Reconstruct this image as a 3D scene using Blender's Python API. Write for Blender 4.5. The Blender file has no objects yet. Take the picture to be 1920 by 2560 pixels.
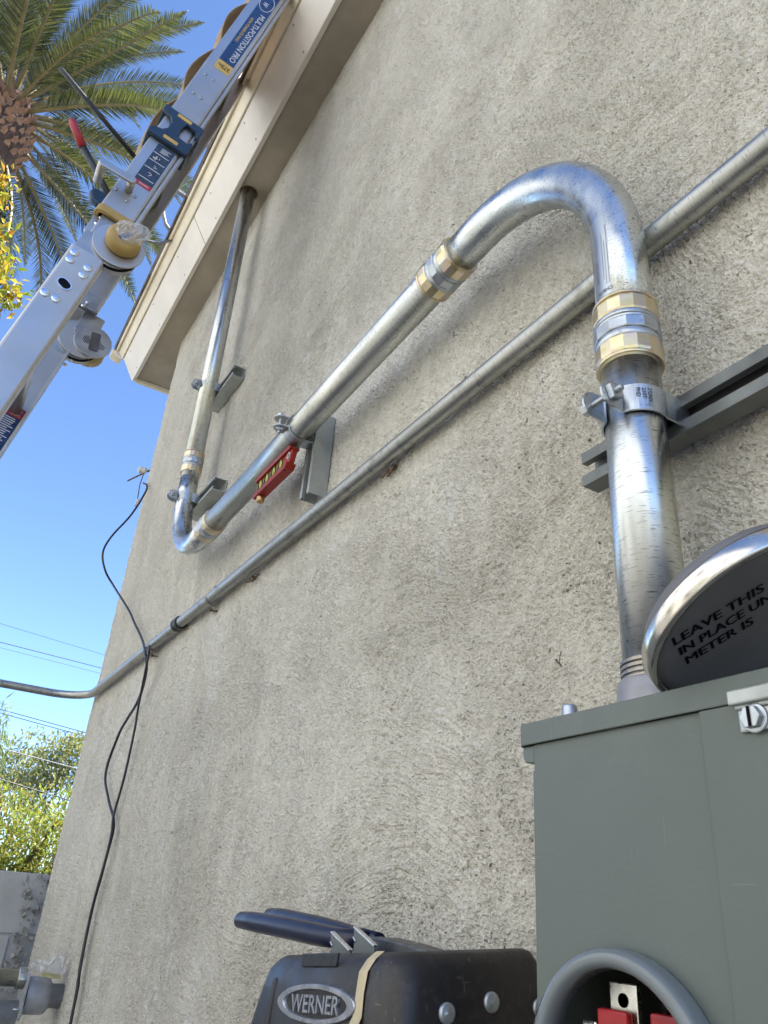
import bpy, bmesh, math, random
from mathutils import Vector, Matrix, Quaternion
R = math.radians
PI = math.pi
random.seed(7)
scene = bpy.context.scene
EYE = 1.7                       # eye height above the ground; shapes below are written with z measured from eye level

# ------------------------------------------------------------------ camera
cam_d = bpy.data.cameras.new('camera')
cam = bpy.data.objects.new('camera', cam_d)
scene.collection.objects.link(cam)
right = Vector((0.51644, 0.85341, 0.07055)); up = Vector((0.36517, -0.294, 0.8833)); fwd = Vector((-0.77456, 0.43041, 0.46347))
mw = Matrix((right, up, -fwd)).transposed().to_4x4()
mw.translation = Vector((0, 0, EYE))
cam.matrix_world = mw
cam_d.sensor_fit = 'VERTICAL'; cam_d.sensor_height = 36; cam_d.lens = 27.284
cam_d.clip_start = 0.02; cam_d.clip_end = 2000
scene.camera = cam
scene.render.resolution_x = 768; scene.render.resolution_y = 1024

# ------------------------------------------------------------------ sky, sun, exposure
SUN_AZ = 36      # degrees from +Y towards +X
SUN_EL = 58
world = bpy.data.worlds.new('World'); scene.world = world; world.use_nodes = True
wn = world.node_tree; bg = wn.nodes['Background']
sky = wn.nodes.new('ShaderNodeTexSky'); sky.sky_type = 'NISHITA'; sky.sun_disc = False
sky.sun_elevation = R(SUN_EL); sky.sun_rotation = R(SUN_AZ)
sky.air_density = 0.55; sky.dust_density = 0.0; sky.ozone_density = 5.0
wn.links.new(sky.outputs[0], bg.inputs[0]); bg.inputs[1].default_value = 0.15
sd = bpy.data.lights.new('sun', 'SUN'); sd.energy = 5.0; sd.angle = R(0.5); sd.color = (1, 0.955, 0.89)
sun = bpy.data.objects.new('sun', sd); scene.collection.objects.link(sun)
S = Vector((math.sin(R(SUN_AZ))*math.cos(R(SUN_EL)), math.cos(R(SUN_AZ))*math.cos(R(SUN_EL)), math.sin(R(SUN_EL))))
sun.rotation_euler = (-S).to_track_quat('-Z', 'Y').to_euler(); sun.location = (0, 0, 30)
scene.view_settings.view_transform = 'Standard'; scene.view_settings.look = 'None'
scene.view_settings.exposure = 1.70; scene.view_settings.gamma = 1
scene.render.engine = 'CYCLES'
scene.cycles.feature_set = 'EXPERIMENTAL'
scene.cycles.dicing_rate = .8
scene.cycles.max_bounces = 8
scene.cycles.use_denoising = True
scene.cycles.sample_clamp_indirect = 6

# ------------------------------------------------------------------ mesh helpers
class MB:
    def __init__(s): s.v = []; s.f = []; s.sm = []
    def add(s, vs, fs, smooth=False):
        n = len(s.v); s.v += [Vector(p) for p in vs]
        for f in fs: s.f.append([i+n for i in f]); s.sm.append(smooth)
        return s
    def box(s, lo, hi, M=None):
        x0, y0, z0 = lo; x1, y1, z1 = hi
        vs = [Vector(p) for p in ((x0,y0,z0),(x1,y0,z0),(x1,y1,z0),(x0,y1,z0),(x0,y0,z1),(x1,y0,z1),(x1,y1,z1),(x0,y1,z1))]
        if M: vs = [M @ p for p in vs]
        return s.add(vs, [(0,3,2,1),(4,5,6,7),(0,1,5,4),(1,2,6,5),(2,3,7,6),(3,0,4,7)])
    def prism(s, poly, fr, t0, t1, smooth=False):
        # poly of (u,v) in frame fr = (origin, U, V, N), swept along N from t0 to t1
        o, U, V, N = [Vector(a) for a in fr]; n = len(poly)
        vs = [o+U*u+V*v+N*t0 for u, v in poly]+[o+U*u+V*v+N*t1 for u, v in poly]
        s.add(vs, [list(range(n))[::-1], list(range(n, 2*n))])
        return s.add(vs, [(i, (i+1) % n, (i+1) % n+n, i+n) for i in range(n)], smooth)
    def tube(s, path, r, seg=16, caps=True, smooth=True, closed=False):
        path = [Vector(p) for p in path]; n = len(path)
        rs = r if isinstance(r, (list, tuple)) else [r]*n
        t0 = (path[1]-path[0]).normalized()
        nrm = t0.orthogonal().normalized(); vs = []
        for i, p in enumerate(path):
            if closed: t = (path[(i+1) % n]-path[i-1]).normalized()
            elif i == 0: t = t0
            elif i == n-1: t = (path[-1]-path[-2]).normalized()
            else:
                a = (path[i]-path[i-1]).normalized(); b = (path[i+1]-path[i]).normalized(); t = (a+b)
                t = t.normalized() if t.length > 1e-6 else a
            nrm = (nrm-t*nrm.dot(t)).normalized(); b = t.cross(nrm)
            for k in range(seg):
                a = 2*PI*k/seg; vs.append(p+(nrm*math.cos(a)+b*math.sin(a))*rs[i])
        fs = []
        for i in range(n if closed else n-1):
            j = (i+1) % n
            for k in range(seg): fs.append((i*seg+k, i*seg+(k+1) % seg, j*seg+(k+1) % seg, j*seg+k))
        s.add(vs, fs, smooth)
        if caps and not closed: s.add(vs[:seg], [list(range(seg))[::-1]]); s.add(vs[-seg:], [list(range(seg))])
        return s
    def lathe(s, prof, o, ax, seg=32, smooth=True, ref=None, close=False, phase=0.0):
        # prof of (radius, height) about axis ax
        o = Vector(o); ax = Vector(ax).normalized()
        u = (Vector(ref)-ax*Vector(ref).dot(ax)).normalized() if ref else ax.orthogonal().normalized()
        w = ax.cross(u); vs = []; fs = []; n = len(prof)
        for r, h in prof:
            for k in range(seg):
                a = 2*PI*(k+phase)/seg; vs.append(o+ax*h+(u*math.cos(a)+w*math.sin(a))*r)
        for i in range(n if close else n-1):
            j = (i+1) % n
            for k in range(seg): fs.append((i*seg+k, i*seg+(k+1) % seg, j*seg+(k+1) % seg, j*seg+k))
        s.add(vs, fs, smooth)
        if not close:
            if prof[0][0] > 1e-5: s.add(vs[:seg], [list(range(seg))[::-1]])
            if prof[-1][0] > 1e-5: s.add(vs[-seg:], [list(range(seg))])
        return s
    def cyl(s, a, b, r, seg=20, smooth=True): return s.tube([a, b], r, seg, True, smooth)
    def ball(s, c, r, sx=(1,1,1), seg=14, rings=9):
        c = Vector(c); vs = []; fs = []
        for i in range(rings+1):
            t = PI*i/rings
            for k in range(seg):
                a = 2*PI*k/seg; vs.append(c+Vector((sx[0]*math.sin(t)*math.cos(a), sx[1]*math.sin(t)*math.sin(a), sx[2]*math.cos(t)))*r)
        for i in range(rings):
            for k in range(seg): fs.append((i*seg+k, (i+1)*seg+k, (i+1)*seg+(k+1) % seg, i*seg+(k+1) % seg))
        return s.add(vs, fs, True)

def hexp(r, n=6, ph=0): return [(r*math.cos(2*PI*(k+ph)/n), r*math.sin(2*PI*(k+ph)/n)) for k in range(n)]
def rrect(w, h, r, seg=5, cx=0, cy=0):
    out = []
    for (sx, sy, a0) in ((1,1,0),(-1,1,90),(-1,-1,180),(1,-1,270)):
        for k in range(seg+1):
            a = R(a0+90*k/seg); out.append((cx+sx*(w/2-r)+r*math.cos(a), cy+sy*(h/2-r)+r*math.sin(a)))
    return out

Y_AX = Vector((0,1,0)); X_AX = Vector((1,0,0)); Z_AX = Vector((0,0,1))

def thing(name, label, cat, loc=(0,0,0), group=None):
    o = bpy.data.objects.new(name, None); scene.collection.objects.link(o)
    o.empty_display_size = 0.05
    o.location = Vector(loc)+Vector((0,0,EYE)); o['label'] = label; o['category'] = cat
    if group: o['group'] = group
    return o
def origin_of(o):
    v = Vector((0,0,0))
    while o: v += o.location; o = o.parent
    return v
def obj(name, mb, mat, parent=None, bevel=0, label=None, cat=None, group=None, kind=None, fix=True, segs=2, angle=40):
    me = bpy.data.meshes.new(name)
    off = Vector((0,0,EYE))-(origin_of(parent) if parent else Vector((0,0,0)))
    loc = Vector((0,0,0))
    if parent is None and mb.v:                     # a thing that is one mesh: origin at its base centre
        xs = [p.x for p in mb.v]; ys = [p.y for p in mb.v]; zs = [p.z for p in mb.v]
        loc = Vector(((min(xs)+max(xs))/2, (min(ys)+max(ys))/2, min(zs)+EYE)); off -= loc
    me.from_pydata([p+off for p in mb.v], [], mb.f)
    me.polygons.foreach_set('use_smooth', mb.sm)
    if fix:
        bm = bmesh.new(); bm.from_mesh(me)
        bmesh.ops.remove_doubles(bm, verts=bm.verts, dist=1e-6)
        bmesh.ops.recalc_face_normals(bm, faces=bm.faces); bm.to_mesh(me); bm.free()
    me.materials.append(mat); me.update()
    o = bpy.data.objects.new(name, me); o.location = loc
    scene.collection.objects.link(o); o.parent = parent
    if bevel:
        m = o.modifiers.new('bevel', 'BEVEL'); m.width = bevel; m.segments = segs; m.limit_method = 'ANGLE'; m.angle_limit = R(angle); m.harden_normals = False
    if label: o['label'] = label
    if cat: o['category'] = cat
    if group: o['group'] = group
    if kind: o['kind'] = kind
    return o
def kids(o): return [c for c in bpy.data.objects if c.parent == o]
def copy_tree(o, parent=None):
    c = o.copy(); scene.collection.objects.link(c); c.parent = parent
    for ch in kids(o): copy_tree(ch, c)
    return c

_fonts = {}
def text_mb(mb, body, fr, w=None, h=None, bold=0.0, depth=0.0004, align='LEFT', shear=0.0):
    """raised or printed lettering: body fitted to width w and cap height h in frame fr=(origin,U,V,N)"""
    key = (body, bold)
    if key not in _fonts:
        cu = bpy.data.curves.new('lettering', 'FONT'); cu.body = body; cu.size = 1; cu.offset = bold; cu.resolution_u = 3
        to = bpy.data.objects.new('lettering', cu); scene.collection.objects.link(to)
        dg = bpy.context.evaluated_depsgraph_get(); dg.update()
        me = bpy.data.meshes.new_from_object(to.evaluated_get(dg))
        _fonts[key] = ([tuple(v.co) for v in me.vertices], [tuple(p.vertices) for p in me.polygons])
        bpy.data.objects.remove(to); bpy.data.curves.remove(cu); bpy.data.meshes.remove(me)
    vs, fs = _fonts[key]
    if not vs: return mb
    x0 = min(v[0] for v in vs); x1 = max(v[0] for v in vs); y0 = 0.0; y1 = max(v[1] for v in vs)
    sy = (h/(y1-y0)) if h else None; sx = (w/(x1-x0)) if w else sy
    if sy is None: sy = sx
    o, U, V, N = [Vector(a) for a in fr]
    sh = {'LEFT': 0, 'CENTER': (x1-x0)*sx/2, 'RIGHT': (x1-x0)*sx}[align]
    top = [o+U*((v[0]-x0)*sx-sh+shear*v[1]*sy)+V*(v[1]*sy)+N*depth for v in vs]
    mb.add(top, fs)
    if depth > 0.0008:                                  # side walls of raised letters
        from collections import Counter
        ed = Counter(); 
        for f in fs:
            for i in range(len(f)):
                a, b = f[i], f[(i+1) % len(f)]; ed[(min(a,b), max(a,b))] += 1
        bot = [p-N*depth for p in top]; n = len(top)
        mb.add(top+bot, [(a, b, b+n, a+n) for (a, b), c in ed.items() if c == 1])
    return mb

# ------------------------------------------------------------------ materials
def newmat(name):
    m = bpy.data.materials.new(name); m.use_nodes = True
    nt = m.node_tree; return m, nt, nt.nodes['Principled BSDF'], nt.nodes['Material Output']
def coords(nt, scale=(1,1,1), kind='Object'):
    tc = nt.nodes.new('ShaderNodeTexCoord'); mp = nt.nodes.new('ShaderNodeMapping'); mp.inputs['Scale'].default_value = scale
    nt.links.new(tc.outputs[kind], mp.inputs[0]); return mp.outputs[0]
def noise(nt, vec, sc, det=3, rough=.5, dist=0):
    n = nt.nodes.new('ShaderNodeTexNoise'); n.inputs['Scale'].default_value = sc; n.inputs['Detail'].default_value = det
    n.inputs['Roughness'].default_value = rough; n.inputs['Distortion'].default_value = dist
    nt.links.new(vec, n.inputs['Vector']); return n.outputs['Fac']
def ramp(nt, fac, stops):
    r = nt.nodes.new('ShaderNodeValToRGB'); e = r.color_ramp.elements
    while len(e) < len(stops): e.new(0.5)
    for el, (p, c) in zip(e, stops):
        el.position = p; el.color = (*c, 1) if len(c) == 3 else c
    nt.links.new(fac, r.inputs[0]); return r.outputs[0]
def g(v): return (v, v, v)
def mix(nt, fac, a, b, mode='MIX'):
    m = nt.nodes.new('ShaderNodeMix'); m.data_type = 'RGBA'; m.blend_type = mode
    for sock, val in ((m.inputs[0], fac), (m.inputs[6], a), (m.inputs[7], b)):
        if hasattr(val, 'is_output'): nt.links.new(val, sock)
        elif isinstance(val, tuple): sock.default_value = (*val, 1)
        else: sock.default_value = val
    return m.outputs[2]
def math_(nt, op, a, b=None, c=None):
    m = nt.nodes.new('ShaderNodeMath'); m.operation = op
    for i, v in enumerate((a, b, c)):
        if v is None: continue
        if hasattr(v, 'is_output'): nt.links.new(v, m.inputs[i])
        else: m.inputs[i].default_value = v
    return m.outputs[0]
def bump(nt, bsdf, h, strength=.3, dist=.001):
    b = nt.nodes.new('ShaderNodeBump'); b.inputs['Strength'].default_value = strength; b.inputs['Distance'].default_value = dist
    nt.links.new(h, b.inputs['Height']); nt.links.new(b.outputs[0], bsdf.inputs['Normal'])

def plain(name, col, rough=.5, metal=0.0, var=.25, sc=25, bump_s=0.0, coat=0.0, rvar=.12, stretch=(1,1,1), bsc=None):
    """a colour with blotches of wear in colour and gloss"""
    m, nt, b, out = newmat(name); v = coords(nt, stretch)
    n = noise(nt, v, sc, 4, .6)
    lo = tuple(c*(1-var) for c in col); hi = tuple(min(1, c*(1+var)) for c in col)
    nt.links.new(ramp(nt, n, [(.3, lo), (.7, hi)]), b.inputs['Base Color'])
    n2 = noise(nt, v, sc*2.3, 3, .6)
    nt.links.new(ramp(nt, n2, [(.3, g(max(0.03, rough-rvar))), (.7, g(min(1, rough+rvar)))]), b.inputs['Roughness'])
    b.inputs['Metallic'].default_value = metal
    if coat: b.inputs['Coat Weight'].default_value = coat
    if bump_s: bump(nt, b, noise(nt, v, bsc or sc*6, 3), bump_s, .001)
    return m

def galvanized(name, base=(.64,.655,.65), tint=(.63,.62,.48), rough=.29, stretch=(1,1,1), dirt_shade=.5, scr=1.0):
    m, nt, b, out = newmat(name)
    v = coords(nt); vs = coords(nt, stretch)
    n = noise(nt, vs, 18, 4, .6, .3)
    col = ramp(nt, n, [(.32, tint), (.5, base), (.68, tuple(c*.82 for c in base))])  # default yellow tint puts streaks of warm reflection into the metal's colour
    blot = noise(nt, v, 42, 4, .62)
    col = mix(nt, ramp(nt, blot, [(.56, g(0)), (.68, g(.55*dirt_shade))]), col, tuple(c*.42 for c in base))
    fine = noise(nt, coords(nt, tuple(1+(1-s)*7 if s < 1 else .55*s for s in stretch)), 150, 2, .5)
    sc_ = ramp(nt, fine, [(.625, g(0)), (.675, g(.75*scr))])
    col = mix(nt, sc_, col, (.06,.06,.06))
    nt.links.new(col, b.inputs['Base Color']); b.inputs['Metallic'].default_value = 1; b.inputs['Specular Tint'].default_value = (.75,.76,.78,1)
    rr = noise(nt, vs, 55, 3, .6)
    nt.links.new(ramp(nt, rr, [(.3, g(rough-.06)), (.72, g(rough+.13))]), b.inputs['Roughness'])
    bump(nt, b, noise(nt, vs, 90, 3, .5), .12, .0008)
    return m

SC1, AMP = 220, .0088
def stucco_mat():
    m, nt, b, out = newmat('stucco')
    v = coords(nt); vz = coords(nt, (1.0, 1.0, .40))
    big = noise(nt, v, 1.1, 4, .55, .4); mid = noise(nt, vz, 4.5, 5, .65, .3); fine = noise(nt, v, 60, 3, .6)
    col = ramp(nt, big, [(.30, (.52,.488,.415)), (.5, (.66,.622,.54)), (.70, (.73,.695,.61))])
    col = mix(nt, ramp(nt, mid, [(.48, g(0)), (.74, g(.40))]), col, (.36,.34,.295))            # grime streaks
    mp = nt.nodes.new('ShaderNodeSeparateXYZ'); tc = nt.nodes.new('ShaderNodeTexCoord'); nt.links.new(tc.outputs['Object'], mp.inputs[0])
    # older grime near the far corner and low on the wall (a stain with its own shape)
    xr = nt.nodes.new('ShaderNodeMapRange'); xr.inputs[1].default_value = -1.5; xr.inputs[2].default_value = -3.3
    nt.links.new(mp.outputs[0], xr.inputs[0])
    g2 = noise(nt, vz, 13, 5, .72, .5)
    gf = math_(nt, 'MULTIPLY', ramp(nt, g2, [(.40, g(0)), (.60, g(1))]), xr.outputs[0])
    col = mix(nt, math_(nt, 'MULTIPLY', gf, .72), col, (.27,.25,.215))
    # pale lime bloom
    blo = noise(nt, vz, 3.2, 5, .75, .8); bl2 = noise(nt, v, 26, 4, .7)
    bf = math_(nt, 'MULTIPLY', ramp(nt, blo, [(.52, g(0)), (.66, g(1))]), ramp(nt, bl2, [(.42, g(0)), (.62, g(.8))]))
    col = mix(nt, bf, col, (.76,.75,.72))
    col = mix(nt, ramp(nt, fine, [(.35, g(.25)), (.6, g(0))]), col, (.26,.23,.18))
    nt.links.new(col, b.inputs['Base Color']); b.inputs['Roughness'].default_value = .92
    b.inputs['Specular IOR Level'].default_value = .25
    # relief: sharp little lumps left by the float, dragged along arcs here and there, flattened in patches
    vc = nt.nodes.new('ShaderNodeTexVoronoi'); vc.feature = 'F1'; vc.inputs['Scale'].default_value = 2.3
    wob = nt.nodes.new('ShaderNodeTexNoise'); wob.inputs['Scale'].default_value = 3.5; wob.inputs['Detail'].default_value = 2; nt.links.new(v, wob.inputs['Vector'])
    wb_ = nt.nodes.new('ShaderNodeVectorMath'); wb_.operation = 'MULTIPLY_ADD'; wb_.inputs[1].default_value = (.22,.22,.22)
    nt.links.new(wob.outputs['Color'], wb_.inputs[0]); nt.links.new(v, wb_.inputs[2]); nt.links.new(wb_.outputs[0], vc.inputs['Vector'])
    cx_n = nt.nodes.new('ShaderNodeCombineXYZ'); nt.links.new(math_(nt, 'MULTIPLY', vc.outputs['Distance'], SC1*.40), cx_n.inputs[0])
    pl_ = nt.nodes.new('ShaderNodeVectorMath'); pl_.operation = 'MULTIPLY_ADD'; pl_.inputs[1].default_value = (48,48,48)
    nt.links.new(v, pl_.inputs[0]); nt.links.new(cx_n.outputs[0], pl_.inputs[2])           # lumps dragged along the sweep of the float
    lumpn = ramp(nt, noise(nt, v, SC1, 2, .5, .5), [(.26, g(0)), (.70, g(1))])
    drag = ramp(nt, noise(nt, pl_.outputs[0], 1.0, 2, .5, .2), [(.28, g(0)), (.68, g(1))])
    pit = ramp(nt, noise(nt, v, SC1*.9, 2, .5, .6), [(.30, g(0)), (.44, g(1))])
    patch = ramp(nt, noise(nt, v, 6, 3, .6, 1.4), [(.34, g(.62)), (.56, g(1.0))])
    h = math_(nt, 'ADD', math_(nt, 'MULTIPLY', lumpn, .60), math_(nt, 'MULTIPLY', drag, .42))
    h = math_(nt, 'ADD', math_(nt, 'MULTIPLY', h, patch), math_(nt, 'MULTIPLY', pit, .03))
    dirt_shade = ramp(nt, h, [(.14, g(.20)), (.52, g(0))])  # grime and pit shade put into the colour: darker where relief is low
    nt.links.new(mix(nt, dirt_shade, col, (.30,.275,.225)), b.inputs['Base Color'])
    swell = noise(nt, v, 7, 2, .5)
    h = math_(nt, 'ADD', math_(nt, 'MULTIPLY', h, AMP), math_(nt, 'MULTIPLY', swell, .006))
    d = nt.nodes.new('ShaderNodeDisplacement'); d.inputs['Midlevel'].default_value = .008; d.inputs['Scale'].default_value = 1
    nt.links.new(h, d.inputs['Height']); nt.links.new(d.outputs[0], out.inputs['Displacement'])
    m.displacement_method = 'BOTH'
    return m

def leaf_mat(name, cols, trans=.35, rough=.45, transcol=None):
    m, nt, b, out = newmat(name)
    ge = nt.nodes.new('ShaderNodeNewGeometry')
    stops = [(i/(len(cols)-1), c) for i, c in enumerate(cols)]
    c = ramp(nt, ge.outputs['Random Per Island'], stops)
    nt.links.new(c, b.inputs['Base Color']); b.inputs['Roughness'].default_value = rough
    t = nt.nodes.new('ShaderNodeBsdfTranslucent'); mx = nt.nodes.new('ShaderNodeMixShader'); mx.inputs[0].default_value = trans
    tcol = mix(nt, 1.0, c, transcol or (1.6,1.7,.7), 'MULTIPLY') 
    nt.links.new(tcol, t.inputs[0]); nt.links.new(b.outputs[0], mx.inputs[1]); nt.links.new(t.outputs[0], mx.inputs[2])
    nt.links.new(mx.outputs[0], out.inputs[0]); return m

M = {}
M['stucco'] = stucco_mat()
M['trim'] = plain('cream_paint', (.78,.69,.53), .5, 0, .12, 6, .25, rvar=.08, bsc=60)
M['fascia'] = plain('fascia_paint', (.78,.72,.64), .5, 0, .08, 5, .25, rvar=.08, bsc=60)
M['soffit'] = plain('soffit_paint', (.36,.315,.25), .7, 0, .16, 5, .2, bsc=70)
M['shingle'] = plain('shingle', (.12,.10,.09), .9, 0, .4, 40, .6)
M['galv_z'] = galvanized('galvanized_upright', stretch=(1,1,.10))
M['galv_x'] = galvanized('galvanized_level', base=(.60,.61,.59), stretch=(.10,1,1), rough=.31)
M['galv_e'] = galvanized('galvanized_elbow', base=(.66,.68,.68), tint=(.64,.65,.60), stretch=(.6,1,.6), rough=.27, dirt_shade=.3)
M['galv_old'] = galvanized('weathered_conduit', base=(.46,.46,.43), tint=(.42,.42,.36), rough=.40, stretch=(.12,1,1), dirt_shade=.9)
M['old_strap'] = plain('dull_strap', (.34,.31,.27), .45, .8, .35, 60)
M['zinc'] = galvanized('zinc_plated', base=(.54,.57,.60), tint=(.46,.49,.52), rough=.36, dirt_shade=.3, scr=.4)
M['zinc_dark'] = plain('strut_zinc', (.40,.415,.395), .42, .62, .14, 25, .12)
def gold():
    m, nt, b, out = newmat('yellow_chromate'); v = coords(nt)
    n = noise(nt, v, 45, 3, .5, .6)
    nt.links.new(ramp(nt, n, [(.30, (.66,.53,.28)), (.44, (.70,.62,.40)), (.58, (.69,.55,.44)), (.70, (.62,.62,.56))]), b.inputs['Base Color'])
    b.inputs['Metallic'].default_value = 1; b.inputs['Roughness'].default_value = .33; return m
M['gold'] = gold()
M['rust'] = plain('rusty_steel', (.13,.07,.04), .8, .3, .5, 120, .5)
def enamel():
    m, nt, b, out = newmat('grey_enamel'); v = coords(nt)
    n = noise(nt, v, 5, 4, .6); col = ramp(nt, n, [(.3, (.110,.130,.114)), (.7, (.122,.143,.126))])
    du = noise(nt, coords(nt, (1,1,.5)), 14, 5, .7, .6); col = mix(nt, ramp(nt, du, [(.54, g(0)), (.76, g(.32))]), col, (.19,.20,.18))      # dusty smudges
    for sc3, th in (((300, 300, 16), .725), ((26, 26, 300), .735)):
        f = noise(nt, coords(nt, sc3), 1.0, 2, .5, .3); col = mix(nt, ramp(nt, f, [(th, g(0)), (th+.03, g(.35))]), col, (.22,.23,.215))
    nt.links.new(col, b.inputs['Base Color']); nt.links.new(ramp(nt, noise(nt, v, 11, 4, .65), [(.3, g(.34)), (.7, g(.50))]), b.inputs['Roughness'])
    bump(nt, b, noise(nt, v, 260, 3), .12, .001); return m
M['panel'] = enamel()
M['panel_gloss'] = plain('grey_enamel_rolled', (.16,.18,.185), .24, 0, .05, 5, .05, coat=.4, rvar=.05)
M['panel_in'] = plain('dark_interior', (.012,.013,.018), .6, 0, .3, 20)
M['strut_old'] = plain('weathered_strut', (.15,.157,.15), .45, .5, .2, 25, .12)
M['stainless'] = plain('stainless_band', (.62,.58,.53), .20, 1, .12, 14, .06, rvar=.08)
M['dark_grey'] = plain('dark_grey_plastic', (.155,.150,.152), .45, 0, .18, 9, .1, rvar=.06)
M['ink'] = plain('black_ink', (.003,.003,.006), .75, 0, .2)
M['ink'].node_tree.nodes['Principled BSDF'].inputs['Specular IOR Level'].default_value = .15
M['alum'] = plain('mill_aluminium', (.52,.505,.485), .44, 1, .14, 12, .10, rvar=.09, stretch=(1,.3,.3))
M['alum_dark'] = plain('dull_aluminium', (.44,.44,.44), .42, 1, .2, 16, .12)
M['rivet'] = plain('rivet_metal', (.74,.76,.80), .30, 1, .08, 30)
M['dull_rivet'] = plain('dull_rivet_metal', (.42,.44,.46), .42, .75, .25, 90, .15)
M['navy'] = plain('navy_plastic', (.012,.038,.085), .42, 0, .2, 30)
M['navy_ink'] = plain('navy_sticker', (.010,.045,.145), .35, 0, .12, 20)
M['slate_ink'] = plain('slate_sticker', (.030,.050,.090), .35, 0, .3, 60)
M['white_ink'] = plain('white_print', (.62,.64,.68), .5, 0, .12, 60)
M['red_ink'] = plain('red_sticker', (.45,.025,.04), .4, 0, .15, 30)
M['yellow_ink'] = plain('yellow_sticker', (.62,.42,.10), .45, 0, .12, 30)
M['yellow'] = plain('yellow_plastic', (.40,.265,.075), .42, 0, .15, 25)
def scuffed():
    m, nt, b, out = newmat('black_ladder_plastic'); v = coords(nt)
    n = noise(nt, v, 9, 4, .6); col = ramp(nt, n, [(.3, (.014,.012,.012)), (.7, (.027,.022,.020))])
    for sc3, th in (((260, 260, 14), .69), ((30, 30, 340), .70), ((180, 180, 60), .72)):
        f = noise(nt, coords(nt, sc3), 1.0, 2, .5, .25); col = mix(nt, ramp(nt, f, [(th, g(0)), (th+.03, g(.5))]), col, (.13,.115,.105))
    dust = noise(nt, v, 55, 5, .7); col = mix(nt, ramp(nt, dust, [(.52, g(0)), (.78, g(.22))]), col, (.16,.14,.12))
    nt.links.new(col, b.inputs['Base Color']); nt.links.new(ramp(nt, noise(nt, v, 22, 3), [(.3, g(.32)), (.7, g(.55))]), b.inputs['Roughness'])
    bump(nt, b, noise(nt, v, 240, 3), .2, .001); return m
M['ladder_black'] = scuffed()
M['black'] = plain('black_rubber', (.012,.012,.014), .45, 0, .2, 40)
M['blue_dip'] = plain('blue_dipped_vinyl', (.006,.008,.030), .33, 0, .15, 20, rvar=.05)
M['red_level'] = plain('red_anodized', (.32,.024,.012), .36, .35, .15, 30)
M['red_part'] = plain('red_plastic', (.34,.012,.018), .4, 0, .2, 40)
M['copper_tin'] = plain('tinned_metal', (.70,.68,.62), .3, 1, .15, 50)
M['vial'] = plain('vial_fluid', (.42,.42,.08), .12, 0, .1, 30)
M['brass'] = plain('brass', (.55,.36,.18), .4, 1, .15, 30)
M['tape'] = plain('masking_tape', (.55,.46,.29), .75, 0, .18, 50, .3)
M['canvas'] = plain('tan_canvas', (.40,.28,.17), .85, 0, .15, 20, .4)
M['cable_black'] = plain('black_cable', (.014,.013,.018), .4, 0, .2, 40)
M['cable_grey'] = plain('grey_cable', (.16,.16,.17), .4, 0, .2, 40)
M['hub'] = plain('cast_hub', (.36,.35,.36), .5, .5, .15, 30, .2)
M['tool_steel'] = plain('tool_steel', (.10,.10,.105), .42, .6, .3, 60)
M['wire_dark'] = plain('aged_wire', (.035,.04,.055), .7, 0, .2)
M['orange'] = plain('orange_fibreglass', (.50,.16,.03), .45, 0, .15, 20)
M['porcelain'] = plain('white_porcelain', (.62,.60,.56), .3, 0, .1, 40)
M['pvc'] = plain('grey_painted_iron', (.34,.35,.365), .40, .25, .22, 22, .2)
M['card'] = plain('yellowed_card', (.42,.38,.20), .8, 0, .35, 120)
M['bark'] = plain('palm_boot', (.29,.155,.085), .9, 0, .35, 14, .6)
M['bark_dark'] = plain('palm_bark', (.075,.040,.026), .95, 0, .4, 14, .6)
M['twig'] = plain('twig_bark', (.10,.075,.05), .9, 0, .3, 20)
M['wood'] = plain('utility_wood', (.12,.085,.06), .9, 0, .3, 12)

def block_mat():
    m, nt, b, out = newmat('painted_block'); v = coords(nt)
    n = noise(nt, v, 7, 4, .6)
    col = ramp(nt, n, [(.3, (.36,.36,.35)), (.7, (.47,.47,.455))])
    ch = noise(nt, coords(nt, (1, 1, .35)), 13, 5, .62, .4)
    col = mix(nt, ramp(nt, ch, [(.60, g(0)), (.64, g(1))]), col, (.10,.075,.055))
    nt.links.new(col, b.inputs['Base Color']); b.inputs['Roughness'].default_value = .8
    bump(nt, b, noise(nt, v, 120, 4), .4, .002); return m
M['block'] = block_mat()
M['mortar'] = plain('cracked_mortar', (.27,.26,.24), .95, 0, .5, 30, .8)
def bag_mat():
    m, nt, b, out = newmat('clear_bag'); v = coords(nt)
    b.inputs['Base Color'].default_value = (.85,.86,.9,1); b.inputs['Roughness'].default_value = .22
    tr = nt.nodes.new('ShaderNodeBsdfTransparent'); mx = nt.nodes.new('ShaderNodeMixShader'); mx.inputs[0].default_value = .38
    nt.links.new(tr.outputs[0], mx.inputs[1]); nt.links.new(b.outputs[0], mx.inputs[2]); nt.links.new(mx.outputs[0], out.inputs[0])
    return m
M['bag'] = bag_mat()
M['palm_leaf'] = leaf_mat('palm_leaflets', [(.028,.038,.018), (.050,.062,.026), (.088,.098,.040), (.18,.18,.10)], .18, .22)
M['palm_stem'] = plain('palm_rachis', (.20,.155,.06), .5, 0, .25, 8)
M['yellow_leaf'] = leaf_mat('new_leaves', [(.26,.29,.03), (.40,.34,.04), (.42,.21,.04), (.19,.27,.04), (.44,.36,.06)], .45, .30, (1.4,1.4,.8))
M['hedge_leaf'] = leaf_mat('hedge_leaves', [(.15,.20,.04), (.24,.29,.06), (.34,.36,.10), (.22,.15,.08), (.18,.22,.06)], .4, .4)
M['grey_leaf'] = leaf_mat('grey_green_leaves', [(.16,.18,.09), (.24,.245,.125), (.32,.31,.16), (.21,.22,.12)], .35, .5)
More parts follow.
